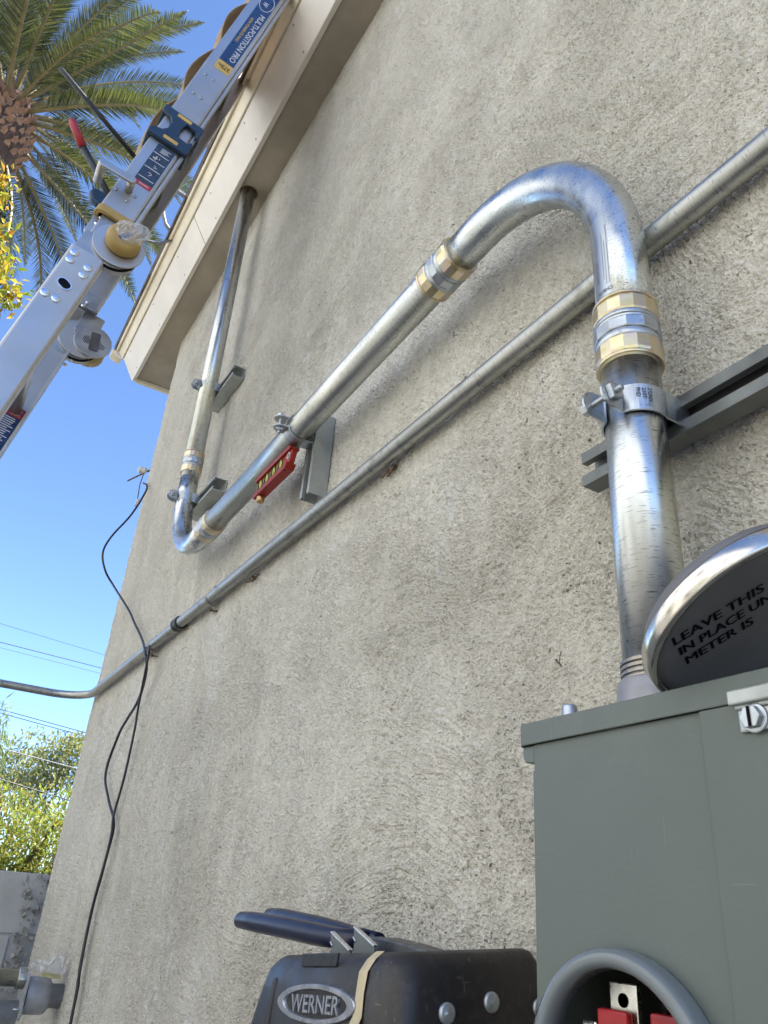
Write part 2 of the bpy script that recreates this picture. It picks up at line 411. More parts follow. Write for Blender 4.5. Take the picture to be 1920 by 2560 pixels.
M['droop_leaf'] = leaf_mat('drooping_leaves', [(.10,.14,.06), (.16,.20,.09), (.22,.25,.13)], .4, .45)
M['cream_stucco'] = plain('cream_stucco', (.70,.70,.67), .9, 0, .06, 4, .3)
M['pane'] = plain('window_pane', (.03,.035,.04), .08, 0, .1)
M['garden_leaf'] = leaf_mat('garden_leaves', [(.09,.13,.025), (.15,.21,.04), (.22,.27,.06)], .35, .45)
M['ground'] = plain('ground_dirt', (.125,.115,.095), .95, 0, .25, 3, .4)
M['concrete'] = plain('concrete_walk', (.15,.145,.135), .9, 0, .15, 4, .3)

# ------------------------------------------------------------------ ground
D = .567                               # the wall stands this far from the eye
gm = MB(); gm.add([(-400,-400,-EYE),(400,-400,-EYE),(400,400,-EYE),(-400,400,-EYE)], [(0,1,2,3)])
obj('ground', gm, M['ground'], kind='structure', fix=False)
wm = MB(); wm.box((-3.0,-3.2,-EYE-.05),(3.5,D-.012,-EYE+.012)); obj('driveway', wm, M['concrete'], kind='structure')

# ------------------------------------------------------------------ house
SOF = 2.515                            # soffit height
house = thing('stucco_house', 'grey beige rough stucco house wall with cream boxed eave', 'house', (-3.3, D, -EYE))
wb = MB()
CX = -3.30; rr = .02
# front sheet, rounded corner, side sheet as one continuous skin
prof = [(4.2, D)]
nx = 30
for i in range(1, nx): prof.append((4.2+(CX+rr-4.2)*i/nx, D))
for k in range(7):
    a = R(15*k); prof.append((CX+rr-rr*math.sin(a), D+rr-rr*math.cos(a)))
for i in range(1, 9): prof.append((CX, D+rr+6.4*i/8))
nz = 18; zs = [-EYE-.05+(SOF+EYE+.05)*j/nz for j in range(nz+1)]
vs = [(x, y, z) for z in zs for x, y in prof]; n = len(prof)
wb.add(vs, [(j*n+i+1, j*n+i, (j+1)*n+i, (j+1)*n+i+1) for j in range(nz) for i in range(n-1)], True)
wall = obj('wall', wb, M['stucco'], house, fix=False)
sub = wall.modifiers.new('fine_relief', 'SUBSURF'); sub.subdivision_type = 'SIMPLE'; sub.levels = 0; sub.render_levels = 1
wall.cycles.use_adaptive_subdivision = True
bk = MB(); bk.box((CX+.05, D+.15, -EYE), (4.2, 6.9, SOF-.02)); obj('core', bk, M['soffit'], house)
# fascia, leaning out square to a 31 degree roof
th = R(31); fu = Vector((0, -math.sin(th), math.cos(th))); fn = Vector((0, -math.cos(th), -math.sin(th)))   # up the board, out of the board
FB = Vector((0, .440, 2.497))
EX0, EX1 = -3.735, 4.6
def fprism(mb, a0, a1, t0, t1, x0=EX0, x1=EX1):
    return mb.prism([(a0, t0), (a1, t0), (a1, t1), (a0, t1)], (FB, fu, fn, X_AX), x0, x1)
fb = MB(); fprism(fb, 0, .142, -.022, 0); obj('fascia', fb, M['fascia'], house, .002)
for xj in (-2.55, -1.18):
    jn = MB(); fprism(jn, .0, .142, .0002, .0009, xj, xj+.0022); obj('board_joint', jn, M['shingle'], house)
nh_ = MB(); rgn = random.Random(4); xn = -3.6
while xn < .6:
    for aa in (.022, .118):
        c_ = FB+fu*(aa+rgn.uniform(-.006,.006))+fn*.0004; c_.x = xn+rgn.uniform(-.02,.02); nh_.lathe([(.0042,0),(.0036,.0009),(0,.0011)], c_, fn, 10)
    xn += .405
obj('nail_heads', nh_, M['soffit'], house, kind='stuff')
tb = MB(); fprism(tb, .1455, .196, -.022, .006, EX0-.012); obj('trim_board', tb, M['trim'], house, .003)
de = MB(); fprism(de, .1975, .212, -.03, .016, EX0-.03)
# a chipped, uneven drip edge: short lengths that step a little
obj('drip_edge', de, M['trim'], house, .002)
ch = MB()
rngc = random.Random(3); x = EX0-.03
while x < 1.2:
    L = rngc.uniform(.05, .22); d_ = rngc.uniform(.0, .010)
    ch.prism([(.2125, -.03), (.2175+rngc.uniform(0,.006), -.03), (.2175+rngc.uniform(0,.004), .016+d_), (.2125, .016+d_)], (FB, fu, fn, X_AX), x, x+L-.002); x += L
obj('shingle_edge', ch, M['shingle'], house)
fl = MB(); fl.prism([(.150,.004),(.205,.006),(.222,.030),(.196,.044),(.168,.024)], (FB, fu, fn, X_AX), EX0-.075, EX0-.018); obj('flap', fl, M['trim'], house, .002)
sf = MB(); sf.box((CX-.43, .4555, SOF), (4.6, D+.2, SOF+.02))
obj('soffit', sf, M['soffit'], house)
eb = MB(); eb.box((EX0, .4555, 2.4965), (EX0+.022, 1.6, 2.66)); obj('end_board', eb, M['trim'], house, .002)
ru = Vector((0, math.cos(th), math.sin(th)))
rf = MB(); rf.prism([(0, 0), (4.3, 0), (4.3, .02), (0, .02)], (FB+fu*.218+fn*.012, ru, fu, X_AX), EX0-.03, 4.6)
rb = FB+fu*.218+fn*.012+ru*4.3
rf.prism([(0, 0), (4.3, 0), (4.3, .02), (0, .02)], (rb, Vector((0, math.cos(th), -math.sin(th))), Vector((0, math.sin(th), math.cos(th))), X_AX), EX0-.03, 4.6)
obj('roof', rf, M['shingle'], house)
gb = MB(); gb.add([(CX-.002, D+.02, SOF), (CX-.002, 7.1, SOF), (CX-.002, rb.y, rb.z-.02)], [(0,1,2)]); obj('gable', gb, M['soffit'], house, fix=False)

# ------------------------------------------------------------------ galvanized conduit run
PY = .4945; PR = .0279; RX = -.4155; HZ = .9065; FX = -2.147; BR = .252; FR = .241; SLP = .030
run = thing('conduit_run', 'thick bright galvanized conduit arching up from the meter box and along the wall', 'conduit', (RX, PY, .18))
def LZ(x): return HZ-SLP*(RX-BR-x)          # the level run drops a little towards the far end
p = MB(); p.cyl((RX, PY, .176), (RX, PY, HZ-BR-.08), PR, 48); obj('riser_pipe', p, M['galv_z'], run)
arc = [(RX, PY, HZ-BR-.12)]+[(RX-BR+BR*math.cos(R(a)), PY, HZ-BR+BR*math.sin(R(a))) for a in range(0, 91, 3)]+[(RX-BR-.07, PY, LZ(RX-BR-.07))]
e1 = MB(); e1.tube(arc, PR+.0003, 48); elbow = obj('elbow', e1, M['galv_e'], run)
x1 = FX+FR; z1f = LZ(x1)
p = MB(); p.cyl((RX-BR-.05, PY, LZ(RX-BR-.05)), (x1+.03, PY, LZ(x1+.03)), PR, 48); obj('level_pipe', p, M['galv_x'], run)
arc = [(x1+.09, PY, LZ(x1+.09))]+[(x1-FR*math.sin(R(a)), PY, z1f+FR-FR*math.cos(R(a))) for a in range(0, 91, 3)]+[(FX-.003, PY, z1f+FR+.06)]
e2 = MB(); e2.tube(arc, PR+.0003, 48); obj('elbow', e2, M['galv_e'], run)
p = MB(); p.cyl((FX-.002, PY, z1f+FR+.02), (FX-.058, PY, SOF+.05), PR, 48); obj('upper_pipe', p, M['galv_z'], run)
ec = MB(); ec.lathe([(.0285,0),(.0345,0),(.0345,.004),(.0285,.004)], (FX-.058, PY+.002, SOF-.0042), (0,0,1), 32, close=True); obj('collar', ec, M['rust'], run)
def coupling(c, ax, ref):
    c = Vector(c); ax = Vector(ax).normalized()
    b_ = MB(); b_.lathe([(.0284,-.016),(.0318,-.016),(.0326,-.0135),(.0326,-.0105),(.0312,-.0095),(.0312,-.0072)], c, ax, 40)
    b_.lathe([(.0284,-.007),(.0322,-.0070),(.0331,-.0055),(.0331,.0055),(.0322,.0070),(.0284,.007)], c, ax, 12, False, ref)
    b_.lathe([(.0312,.0072),(.0312,.0095),(.0326,.0105),(.0326,.0135),(.0318,.016),(.0284,.016)], c, ax, 40)
    body = obj('coupling', b_, M['zinc'], run, .0005)
    for s in (-1, 1):
        k = MB()
        k.lathe([(.0284,.0150*s),(.0318,.0150*s),(.0330,.0175*s),(.0330,.0320*s),(.0318,.0352*s),(.0290,.0356*s)], c, ax, 16, False, ref)
        k.lathe([(.0281,.0356*s),(.0318,.0354*s),(.0330,.0370*s),(.0322,.0392*s),(.0281,.0396*s)], c, ax, 40)
        obj('compression_nut', k, M['gold'], body, .0005)
coupling((RX, PY, .5315), (0,0,1), (1,.2,0)); coupling((-.752, PY, LZ(-.752)), (1,0,SLP), (0,1,.3))
coupling((-1.812, PY, LZ(-1.812)), (1,0,SLP), (0,1,.1)); coupling((FX-.008, PY, 1.226), (-.02,0,1), (1,.1,0))
# clear printed label on the inside of the arch, wrapped on the tube
def on_elbow(phi, psi, lift=.0005):     # phi along the arc in degrees, psi round the tube
    pp = max(0, phi); c = Vector((RX-BR+BR*math.cos(R(pp)), PY, HZ-BR+BR*math.sin(R(pp))+min(0, phi)*BR/57.3)); o_ = Vector((math.cos(R(pp)), 0, math.sin(R(pp))))
    return c+(o_*math.cos(R(psi))+Vector((0,-1,0))*math.sin(R(psi)))*(PR+lift)
lm, lnt, lb, lo = newmat('clear_label'); lb.inputs['Base Color'].default_value = (.52,.54,.55,1); lb.inputs['Metallic'].default_value = .95; lb.inputs['Roughness'].default_value = .30
lab = MB(); na, nb = 14, 8
def elb_patch(mb, p0, p1, s0, s1, lift, na=6, nb=2):
    vs = [on_elbow(p0+(p1-p0)*i/na, s0+(s1-s0)*j/nb, lift) for i in range(na+1) for j in range(nb+1)]
    mb.add(vs, [(i*(nb+1)+j, i*(nb+1)+j+1, (i+1)*(nb+1)+j+1, (i+1)*(nb+1)+j) for i in range(na) for j in range(nb)], True)
elb_patch(lab, -18, 8, 72, 120, .0004, 14, 8)
sticker = obj('label', lab, lm, elbow, fix=False)
lin = MB()
for k, (a0, a1) in enumerate(((2,21),(2,16),(4,19))): elb_patch(lin, a0-17, a1-17, 74+k*6, 74.8+k*6, .0009)
for k in range(14): elb_patch(lin, -13+k*.5, -12.78+k*.5, 100, 109, .0009, 1, 2)
elb_patch(lin, -4, 3, 100, 100.8, .0009); elb_patch(lin, -4, 1, 105, 105.8, .0009)
# CHINA printed across, near the lower end
tm = MB(); text_mb(tm, 'CHINA', ((0,0,0),(1,0,0),(0,1,0),(0,0,1)), .019, .0045, .01)
lin.add([on_elbow(-17+v.y/BR*57.3, 68+v.x/PR*57.3, .0009) for v in tm.v], tm.f)
obj('print', lin, plain('grey_print', (.19,.19,.20), .5, 0, .2), elbow, fix=False)
# stamped rows of dots low on the elbow
# ------------------------------------------------------------------ struts
def strut(name, label, o, U, V, N, L, group, d=.041, mat='zinc_dark'):
    """U across the channel, V out of the wall, N along it; o = centre of its back at one end"""
    w, t, lip = .0206, .0025, .0085
    lw = .0095 if d > .035 else .0132
    prof = [(-w,0),(w,0),(w,d),(w-lw,d),(w-lw,d-lip),(w-lw+.002,d-lip),(w-lw+.002,d-t),(w-t,d-t),(w-t,t),(-w+t,t),(-w+t,d-t),(-w+lw-.002,d-t),(-w+lw-.002,d-lip),(-w+lw,d-lip),(-w+lw,d),(-w,d)]
    fr = (Vector(o), Vector(U), Vector(V), Vector(N))
    m = MB().prism(prof, fr, 0, L)
    s_ = obj(name, m, M[mat], None, .0007, label, 'strut', group)
    return s_
WY = D-.008       # face of the stucco relief
SG = 'steel strut channels holding the conduit'
strut('strut_channel', 'long steel strut channel fixed level on the wall behind the near riser', (-.519, .5490, .4405), (0,0,1), (0,-1,0), (1,0,0), .95, SG, .0225, 'strut_old')
strut('strut_channel', 'short upright steel strut channel beside the red spirit level', (-1.283, D-.001, .742), (-1,0,0), (0,-1,0), (0,0,1), .195, SG)
strut('strut_channel', 'short steel strut channel behind the far riser, nearer the eave', (-2.015, D-.001, 1.527), (0,0,1), (0,-1,0), (-1,0,0), .24, SG)
strut('strut_channel', 'short steel strut channel behind the far riser, just above its lower elbow', (-1.985, D-.001, 1.094), (0,0,1), (0,-1,0), (-1,0,0), .24, SG)

# ------------------------------------------------------------------ pipe clamps
def make_clamp(label, group):
    t = thing('pipe_clamp', label, 'clamp', (0,0,0), group)
    t.location = (0,0,0)
    Z0 = Vector((0,0,-EYE))
    r = PR+.0012
    for s in (-1, 1):
        a_ = MB(); path = []; wd = []
        path += [(s*.0250, .044), (s*.0262, .0385), (s*.0265, .034), (s*.0275, .022)]; wd += [.0085, .0090, .0150, .0150]
        for k in range(0, 13):
            a = R(22-(22+72)*k/12); path.append((s*r*math.cos(a), r*math.sin(a))); wd.append(.0145)
        path += [(s*.0105, -.0295), (s*.0102, -.034), (s*.0102, -.038), (s*.0102,-.043), (s*.0102,-.047), (s*.0102,-.051), (s*.0102,-.0540), (s*.0102,-.0556)]
        wd += [.0145, .0143, .0143, .0140, .0128, .0105, .0065, .0020]
        n = len(path); vs = []
        for i, (x, y) in enumerate(path):
            q0 = Vector(path[max(0, i-1)]); q1 = Vector(path[min(n-1, i+1)]); tg = (q1-q0).normalized(); nn = Vector((tg.y, -tg.x))
            if nn.x*s < 0: nn = -nn
            for e, z in ((0, -wd[i]), (0, wd[i]), (.0022, wd[i]), (.0022, -wd[i])):
                vs.append(Vector((x+nn.x*e, y+nn.y*e, z))+Z0)
        fs = [(i*4+k, i*4+(k+1) % 4, (i+1)*4+(k+1) % 4, (i+1)*4+k) for i in range(n-1) for k in range(4)]+[(0,1,2,3), (n*4-1,n*4-2,n*4-3,n*4-4)]
        a_.add(vs, fs, False)
        h = obj('strap', a_, M['zinc'], t, .0005)
    b_ = MB(); by = -.0425
    prof = []; k = -.019
    while k < .025: prof += [(.0034, k), (.0029, k+.0006)]; k += .0012
    b_.lathe([(0.0,-.019)]+prof+[(0.0,.0255)], Vector((0,by,0))+Z0, (1,0,0), 14)
    b_.prism(hexp(.0078), (Vector((-.0175,by,0))+Z0, (0,1,0), (0,0,1), (1,0,0)), -.0045, .0045)
    bolt = obj('bolt', b_, M['zinc'], t, .0004)
    nt_ = MB(); nt_.prism([(-.0068,-.0068),(.0068,-.0068),(.0068,.0068),(-.0068,.0068)], (Vector((.0126,by,0))+Z0, (0,.94,.34), (0,-.34,.94), (1,0,0)), 0, .0062)
    obj('nut', nt_, M['zinc'], t, .0006)
    return t
CG = 'two-piece clamps round the conduit'
c0 = make_clamp('stamped two-piece clamp with square nut round the near riser', CG)
c0.location = (RX, PY, .4405+EYE)
cm_ = MB()
for k, (tx, w_) in enumerate((('PHD', .010), ('210T', .0125), ('2 UNIV', .016))):
    # stamped on the half facing the eye, wrapped round it
    tm = MB(); text_mb(tm, tx, ((0,0,0),(1,0,0),(0,1,0),(0,0,1)), w_, .0034, .006)
    for f in range(1):
        cm_.add([Vector((RX+(PR+.0042)*math.cos(R(-44+(k*.0048+v.y)/PR*57.3)), PY+(PR+.0042)*math.sin(R(-44+(k*.0048+v.y)/PR*57.3)), .4405+.009-v.x)) for v in tm.v], tm.f)
stamp = obj('stamping', cm_, M['ink'], c0, fix=False)
def place_clamp(label, loc, rot=None):
    c = c0.copy(); scene.collection.objects.link(c)
    for ch_ in kids(c0):
        if ch_.name.startswith('stamping'): continue
        d = ch_.copy(); scene.collection.objects.link(d); d.parent = c
    c['label'] = label; c.location = Vector(loc)+Vector((0,0,EYE))
    if rot: c.rotation_euler = rot
    return c
place_clamp('two-piece clamp on the level conduit beside the red spirit level', (-1.283, PY, LZ(-1.283)), (0, R(90)-math.atan(SLP), 0))
place_clamp('two-piece clamp round the far riser, halfway up to the eave', (FX-.022, PY, 1.530))
place_clamp('two-piece clamp round the lower elbow of the far riser', (FX-.001, PY, 1.097))

# ------------------------------------------------------------------ thin weathered conduit
TY = .545; TR = .0150; TZ = .698
thin = thing('thin_conduit', 'old weathered thin conduit running level along the wall and turning off past the corner', 'conduit', (-1.5, TY, TZ))
tb_ = .15
path = [(1.6, TY, TZ), (-1.2, TY, TZ+.001), (-2.2, TY, TZ+.002), (-3.33+tb_, TY, TZ+.003)]
path += [(-3.33+tb_-tb_*math.sin(R(a)), TY-tb_+tb_*math.cos(R(a)), TZ+.003) for a in range(8, 91, 8)]
path += [(-3.33, TY-tb_-.05, TZ+.003), (-3.33, -.6, TZ+.002), (-3.33, -.95, TZ)]
path += [(-3.33, -.95-.15*math.sin(R(a)), TZ-.15+.15*math.cos(R(a))) for a in range(10, 91, 10)]
path += [(-3.33, -1.10, TZ-.16), (-3.33, -1.10, .05)]
tp = MB(); tp.tube(path, TR, 24); obj('pipe', tp, M['galv_old'], thin)
tc_ = MB(); tc_.lathe([(.0152,-.022),(.0185,-.022),(.0195,-.018),(.0195,-.006),(.018,-.005),(.018,.005),(.0195,.006),(.0195,.018),(.0185,.022),(.0152,.022)], (-2.125, TY, TZ+.002), (1,0,0), 24)
obj('coupling', tc_, M['black'], thin, .0008)
def thin_clip(x, label):
    t = thing('conduit_strap', label, 'strap', (x, D-.006, TZ), 'rusty straps on the thin conduit')
    s_ = MB(); pts = [(D-.008, TZ+.040), (D-.008, TZ+.020)]+[(TY-(TR+.001)*math.sin(R(a)), TZ+(TR+.001)*math.cos(R(a))) for a in range(0, 181, 15)]+[(D-.008, TZ-.020), (D-.008, TZ-.036)]
    pts = [(D-.008 if i in (0,1,len(pts)-1,len(pts)-2) else y, z) for i, (y, z) in enumerate(pts)]
    vs = []
    for y, z in pts:
        for dx in (-.007, .007): vs.append((x+dx, y, z))
    n_ = len(pts); s_.add(vs, [(2*i, 2*i+1, 2*i+3, 2*i+2) for i in range(n_-1)], True)
    o = obj('strap', s_, M['old_strap'], t); so = o.modifiers.new('thick', 'SOLIDIFY'); so.thickness = .0016
    for dz in (.030, -.029):
        q = MB(); q.cyl((x, D+.004, TZ+dz), (x, D-.016, TZ+dz*1.05), .0022, 8); q.ball((x, D-.0165, TZ+dz*1.05), .0048, (1,.6,1)); obj('nail', q, M['rust'], t)
thin_clip(-1.86, 'rusty strap on the thin conduit nearest below the far elbow')
thin_clip(-2.385, 'rusty strap on the thin conduit where the black cable crosses it')
def wire_twist(x, z, label, seed):
    rg = random.Random(seed); m = MB()
    for k in range(3):
        pts = []; p_ = Vector((x+rg.uniform(-.012,.012), D+.002, z))
        for i in range(6):
            pts.append(p_.copy()); p_ += Vector((rg.uniform(-.010,.012), rg.uniform(-.007,.002), rg.uniform(-.010,.006)))
            p_.y = min(p_.y, D-.006); p_.z = max(p_.z, z-.016)
        m.tube(pts, .0014, 6)
    m.ball((x, D-.010, z-.004), .004, (1,.7,1)); return obj('nail_stub', m, M['rust'], None, 0, label, 'nail', 'rusty nail stubs under the thin conduit')
wire_twist(-1.60, TZ-.016, 'rusty bent nail stub under the thin conduit below the long conduit', 4)
wire_twist(-1.0, TZ-.016, 'rusty bent nail stub under the thin conduit right of the red level', 5)

# ------------------------------------------------------------------ red spirit level stuck under the conduit
lv = thing('spirit_level', 'small red torpedo spirit level hanging under the level conduit', 'level', (-1.385, PY, .80))
b_ = MB(); LY0, LY1 = PY-.011, PY+.011; fr = ((0,0,0), (1,0,0), (0,0,1), (0,1,0))
zt, zb = LZ(-1.385)-PR-.001, LZ(-1.385)-PR-.054
b_.prism([(-1.475,zt-.012),(-1.475,zt),(-1.300,zt),(-1.288,zt-.008),(-1.288,zt-.012)], fr, LY0, LY1)
b_.prism([(-1.475,zb),(-1.305,zb),(-1.296,zb+.012),(-1.475,zb+.012)], fr, LY0, LY1)
web = [(-1.475,zb+.0121),(-1.296,zb+.0121),(-1.288,zb+.030),(-1.288,zt-.0121),(-1.475,zt-.0121)]
b_.prism(web, fr, PY-.006, PY+.006)
obj('body', b_, M['red_level'], lv, .0015)
for k in range(4):
    cx_ = -1.455+.036*k; cz_ = (zt+zb)/2
    r_ = MB(); r_.lathe([(.0135,-.0025),(.0165,-.003),(.0165,0),(.0135,0)], (cx_, PY-.006, cz_), (0,-1,0), 24, close=True)
    v_ = MB(); v_.lathe([(0.0,.0035),(.008,.003),(.0135,.001),(.0135,0),(0.0,0)], (cx_, PY-.0061, cz_), (0,-1,0), 24)
    vo_ = obj('vial', v_, M['vial'], lv); obj('vial_ring', r_, M['red_level'], vo_)
    l_ = MB(); l_.box((cx_-.0012,PY-.0102,cz_-.012),(cx_+.0002,PY-.0092,cz_+.012)); l_.box((cx_+.004,PY-.0102,cz_-.012),(cx_+.0054,PY-.0092,cz_+.012)); obj('line', l_, M['ink'], vo_)
h_ = MB(); h_.lathe([(.0045,.0003),(.0078,.0003),(.0078,.0009),(.0045,.0009)], (-1.303, PY-.006, (zt+zb)/2+.004), (0,-1,0), 20, close=True)
h_.lathe([(0.0,.0006),(.0045,.0006)], (-1.303, PY-.006, (zt+zb)/2+.004), (0,-1,0), 20); obj('hang_hole', h_, M['white_ink'], lv)
k_ = MB(); k_.lathe([(.007,0),(.009,.002),(.009,.012),(.007,.0145),(0,.0145)], (-1.452, PY, zb), (0,0,-1), 16); obj('knob', k_, M['brass'], lv, .0006)

# ------------------------------------------------------------------ meter panel
PF = .437; PX0 = -.5012; PSEAM = -.3357; PXR = .16; PT = .1354; PB = -.78
panel = thing('meter_box', 'grey enamelled electric meter box with a hood fixed on the stucco wall', 'meter box', (PX0, D, PB))
bd = MB(); sh = .0015
bd.box((PX0, PF+sh, PB), (PX0+sh, D+.004, PT)); bd.box((PX0+sh, D-.006, PB), (PXR, D+.004, PT)); bd.box((PXR, PF+sh, PB), (PXR+sh, D+.004, PT)); bd.box((PX0+sh, PF+sh, PB), (PXR, D-.006, PB+sh))
bd.box((PSEAM+.002, PF+sh, PB+sh), (PSEAM+.004, D-.006, PT))
obj('cabinet', bd, M['panel'], panel, .0005)
CXR, CZR, RR = -.4170, -.0838, .0668
fs_ = MB(); seg = 64; vs = []; fsx = []
rx0, rx1, rz0, rz1 = PX0, PSEAM-.0012, PB, PT
ang = [2*PI*k/seg for k in range(seg)]
def to_rect(a):
    c_, s_ = math.cos(a), math.sin(a); t_ = 1e9
    if c_ > 1e-9: t_ = min(t_, (rx1-CXR)/c_)
    if c_ < -1e-9: t_ = min(t_, (rx0-CXR)/c_)
    if s_ > 1e-9: t_ = min(t_, (.10-CZR+.02)/s_)
    if s_ < -1e-9: t_ = min(t_, (CZR+.30)/-s_*1.0)
    return CXR+c_*t_, CZR+s_*t_
corners = [(rx1, .1142), (rx0, .1142), (rx0, CZR-(CZR+.30)), (rx1, CZR-(CZR+.30))]
outer = [to_rect(a) for a in ang]
for cx_, cz_ in corners:                                # snap the nearest ring point to each corner
    i = min(range(seg), key=lambda q: (outer[q][0]-cx_)**2+(outer[q][1]-cz_)**2); outer[i] = (cx_, cz_)
vs = [(CXR+RR*math.cos(a), PF, CZR+RR*math.sin(a)) for a in ang]+[(x, PF, z) for x, z in outer]
fs_.add(vs, [(k, (k+1) % seg, seg+(k+1) % seg, seg+k) for k in range(seg)])
fs_.add([(rx0,PF,.1142),(rx1,PF,.1142),(rx1,PF,PT),(rx0,PF,PT)], [(0,1,2,3)]); zl = corners[2][1]
fs_.add([(rx0,PF,PB),(rx1,PF,PB),(rx1,PF,zl),(rx0,PF,zl)], [(0,1,2,3)])
fo = obj('meter_cover_plate', fs_, M['panel'], panel, fix=False); so = fo.modifiers.new('thick','SOLIDIFY'); so.thickness = .0014; so.offset = -1
ring = MB(); ring.lathe([(.0670,.0),(.0775,.0),(.0780,.004),(.0780,.012),(.0766,.0155),(.0733,.0172),(.0694,.0170),(.0670,.0152),(.0660,.012),(.0660,.0)], (CXR, PF-.0005, CZR), (0,-1,0), 72, close=True)
obj('socket_ring', ring, M['panel_gloss'], panel)
rc = MB(); rc.box((PSEAM, PF-.0035, PB+.004), (PXR-.002, PF-.002, PT-.0005)); rc.box((PSEAM, PF-.002, PB+.004), (PSEAM+.0015, PF+.012, PT-.0005)); obj('right_cover', rc, M['panel'], panel, .0011)
inn = MB(); inn.box((PX0+.01, D-.0105, PB+.02), (PSEAM-.006, D-.0065, PT-.01)); obj('interior_back', inn, M['panel_in'], panel)
lid = MB(); lid.box((PX0-.0125, PF-.004, PT), (PXR+.006, PF-.0025, PT+.0178)); lid.box((PX0-.0125, PF-.0025, PT+.0163), (PXR+.006, D-.006, PT+.0178)); lid.box((PX0-.0125, PF-.0025, PT), (PX0-.011, D-.03, PT+.0163))
obj('hood', lid, M['panel'], panel, .0009)
tab = MB(); tab.prism([(-.0135,0),(0,0),(0,-.0140),(-.0105,-.0130),(-.0135,-.009)], ((PX0, PF-.0005, PT-.0003), X_AX, Z_AX, Y_AX), 0, .014); obj('side_tab', tab, M['panel'], panel, .001)
# socket jaws
for (x0, z0, red) in ((-.4635, -.048, True), (-.402, -.046, False)):
    ja = MB(); ja.box((x0+.0215, PF+.010, z0-.06), (x0+.0455, PF+.014, z0+.022)) if red else ja.box((x0+.012, PF+.012, z0-.06), (x0+.022, PF+.028, z0-.004))
    jb = obj('jaw', ja, M['copper_tin'], panel, .0008)
    if red:
        hl = MB(); hl.lathe([(0.0,.0006),(.0042,.0006)], (x0+.0335, PF+.010, z0+.012), (0,-1,0), 16); hl.lathe([(0.0,.0006),(.0018,.0006)], (x0+.0335, PF+.010, z0+.001), (0,-1,0), 12); obj('bolt_hole', hl, M['panel_in'], jb, fix=False)
    sp = MB(); sp.box((x0, PF+.004, z0-.07), (x0+.014, PF+.0085, z0-.002))
    if red: obj('spring_clip', sp, M['copper_tin'], panel, .002)
    rp = MB(); rp.box((x0+.0165 if red else x0, PF+.002, z0-.08), (x0+.043 if red else x0+.034, PF+.0085, z0+.0065)); obj('insulator', rp, M['red_part'], panel, .002)
lb_ = MB(); lb_.box((-.3085, PF-.0105, .1325), (-.23, PF-.0045, .1420)); lb_.box((-.3065, PF-.0072, .1335), (-.23, PF-.0046, .1300)); lb_.box((-.3050, PF-.0065, .1160), (-.23, PF-.0037, .1300))
latch = obj('latch_bracket', lb_, M['zinc_dark'], panel, .0012)
sc_ = MB(); sc_.prism(hexp(.0072), ((-.2935, PF-.0066, .1235), (1,0,0), (0,0,1), (0,-1,0)), 0, .0055); sc_.lathe([(.009,0),(.009,.0012),(.0,.0012)], (-.2935, PF-.0066, .1235), (0,-1,0), 24); so_ = obj('screw', sc_, M['zinc'], latch, .0008)
sl = MB(); sl.box((-.2943, PF-.0130, .1175), (-.2927, PF-.0119, .1295)); obj('slot', sl, M['ink'], latch)
hub = MB(); hub.lathe([(.0375,.0),(.0375,.003),(.0350,.005),(.0335,.026),(.0322,.028),(.0285,.028)], (RX, PY, PT+.0178), (0,0,1), 40); obj('hub', hub, M['hub'], panel, .0008)
thr = MB(); pr = []; z = 0.0
while z < .018: pr += [(.0300, z), (.0300, z+.0026), (.0272, z+.0029), (.0272, z+.0042)]; z += .0045
thr.lathe([(.0282, 0)]+pr+[(.0282, .018)], (RX, PY, PT+.0455), (0,0,1), 40, False); obj('thread', thr, M['old_strap'], panel)
bt = MB(); bt.lathe([(.0105,0),(.0105,.0015),(.0062,.0016),(.0062,.0105),(.0052,.0125),(0,.0125)], (-.472, .450, PT+.0178), (0,0,1), 20); obj('cap_bolt', bt, M['zinc'], panel, .0004)

# ------------------------------------------------------------------ loose meter cover resting on the hood
dc = Vector((-.3101, .4697, .1966))
az_, el_ = R(-13.6), R(57.7)
da = Vector((-math.cos(el_)*math.cos(az_), math.cos(el_)*math.sin(az_), math.sin(el_)))
tr_ = Vector((.693,.516,.503)); tr_ = (tr_-da*tr_.dot(da)).normalized(); tu = (-da).cross(tr_)
cover = thing('meter_cover', 'loose round dark grey meter cover with steel band, printed lettering, resting on the grey hood', 'meter cover', (dc.x, dc.y, .157))
pl = MB(); pl.lathe([(0.0,.004),(.066,.004),(.0695,.0025),(.0712,.0035),(.0735,.0035),(.0735,.010),(0.0,.010)], dc, da, 72); plate = obj('plate', pl, M['dark_grey'], cover)
bn = MB(); bn.lathe([(.0738,.001),(.0752,-.0008),(.0775,-.0004),(.0790,.002),(.0790,.0125),(.0780,.0145),(.0755,.0150),(.0738,.0140)], dc, da, 72, close=True); band = obj('band', bn, M['stainless'], cover)
dm = MB(); dm.lathe([(.0730,.0115),(.0730,.0160),(.0715,.022),(.0690,.0255),(.060,.031),(.042,.035),(.02,.037),(0.0,.0375)], dc, da, 72); obj('dome', dm, M['dark_grey'], cover)
lt = MB(); L0 = Vector((0,0,0))
org = dc-tr_*.0547+tu*.0258
for k, (tx, w_) in enumerate((('LEAVE THIS', .0690), ('IN PLACE UNTIL', .0885), ('METER IS', .0530))):
    for q_ in range(5): text_mb(lt, tx, (org+tr_*(.0016*k+(q_-2)*.00022)-tu*(.0152*k+(.00015 if q_ % 2 else 0))+da*.004, tr_, tu, -da), w_, .0098, 0, .0004+q_*.00002)
obj('lettering', lt, M['ink'], plate, fix=False)
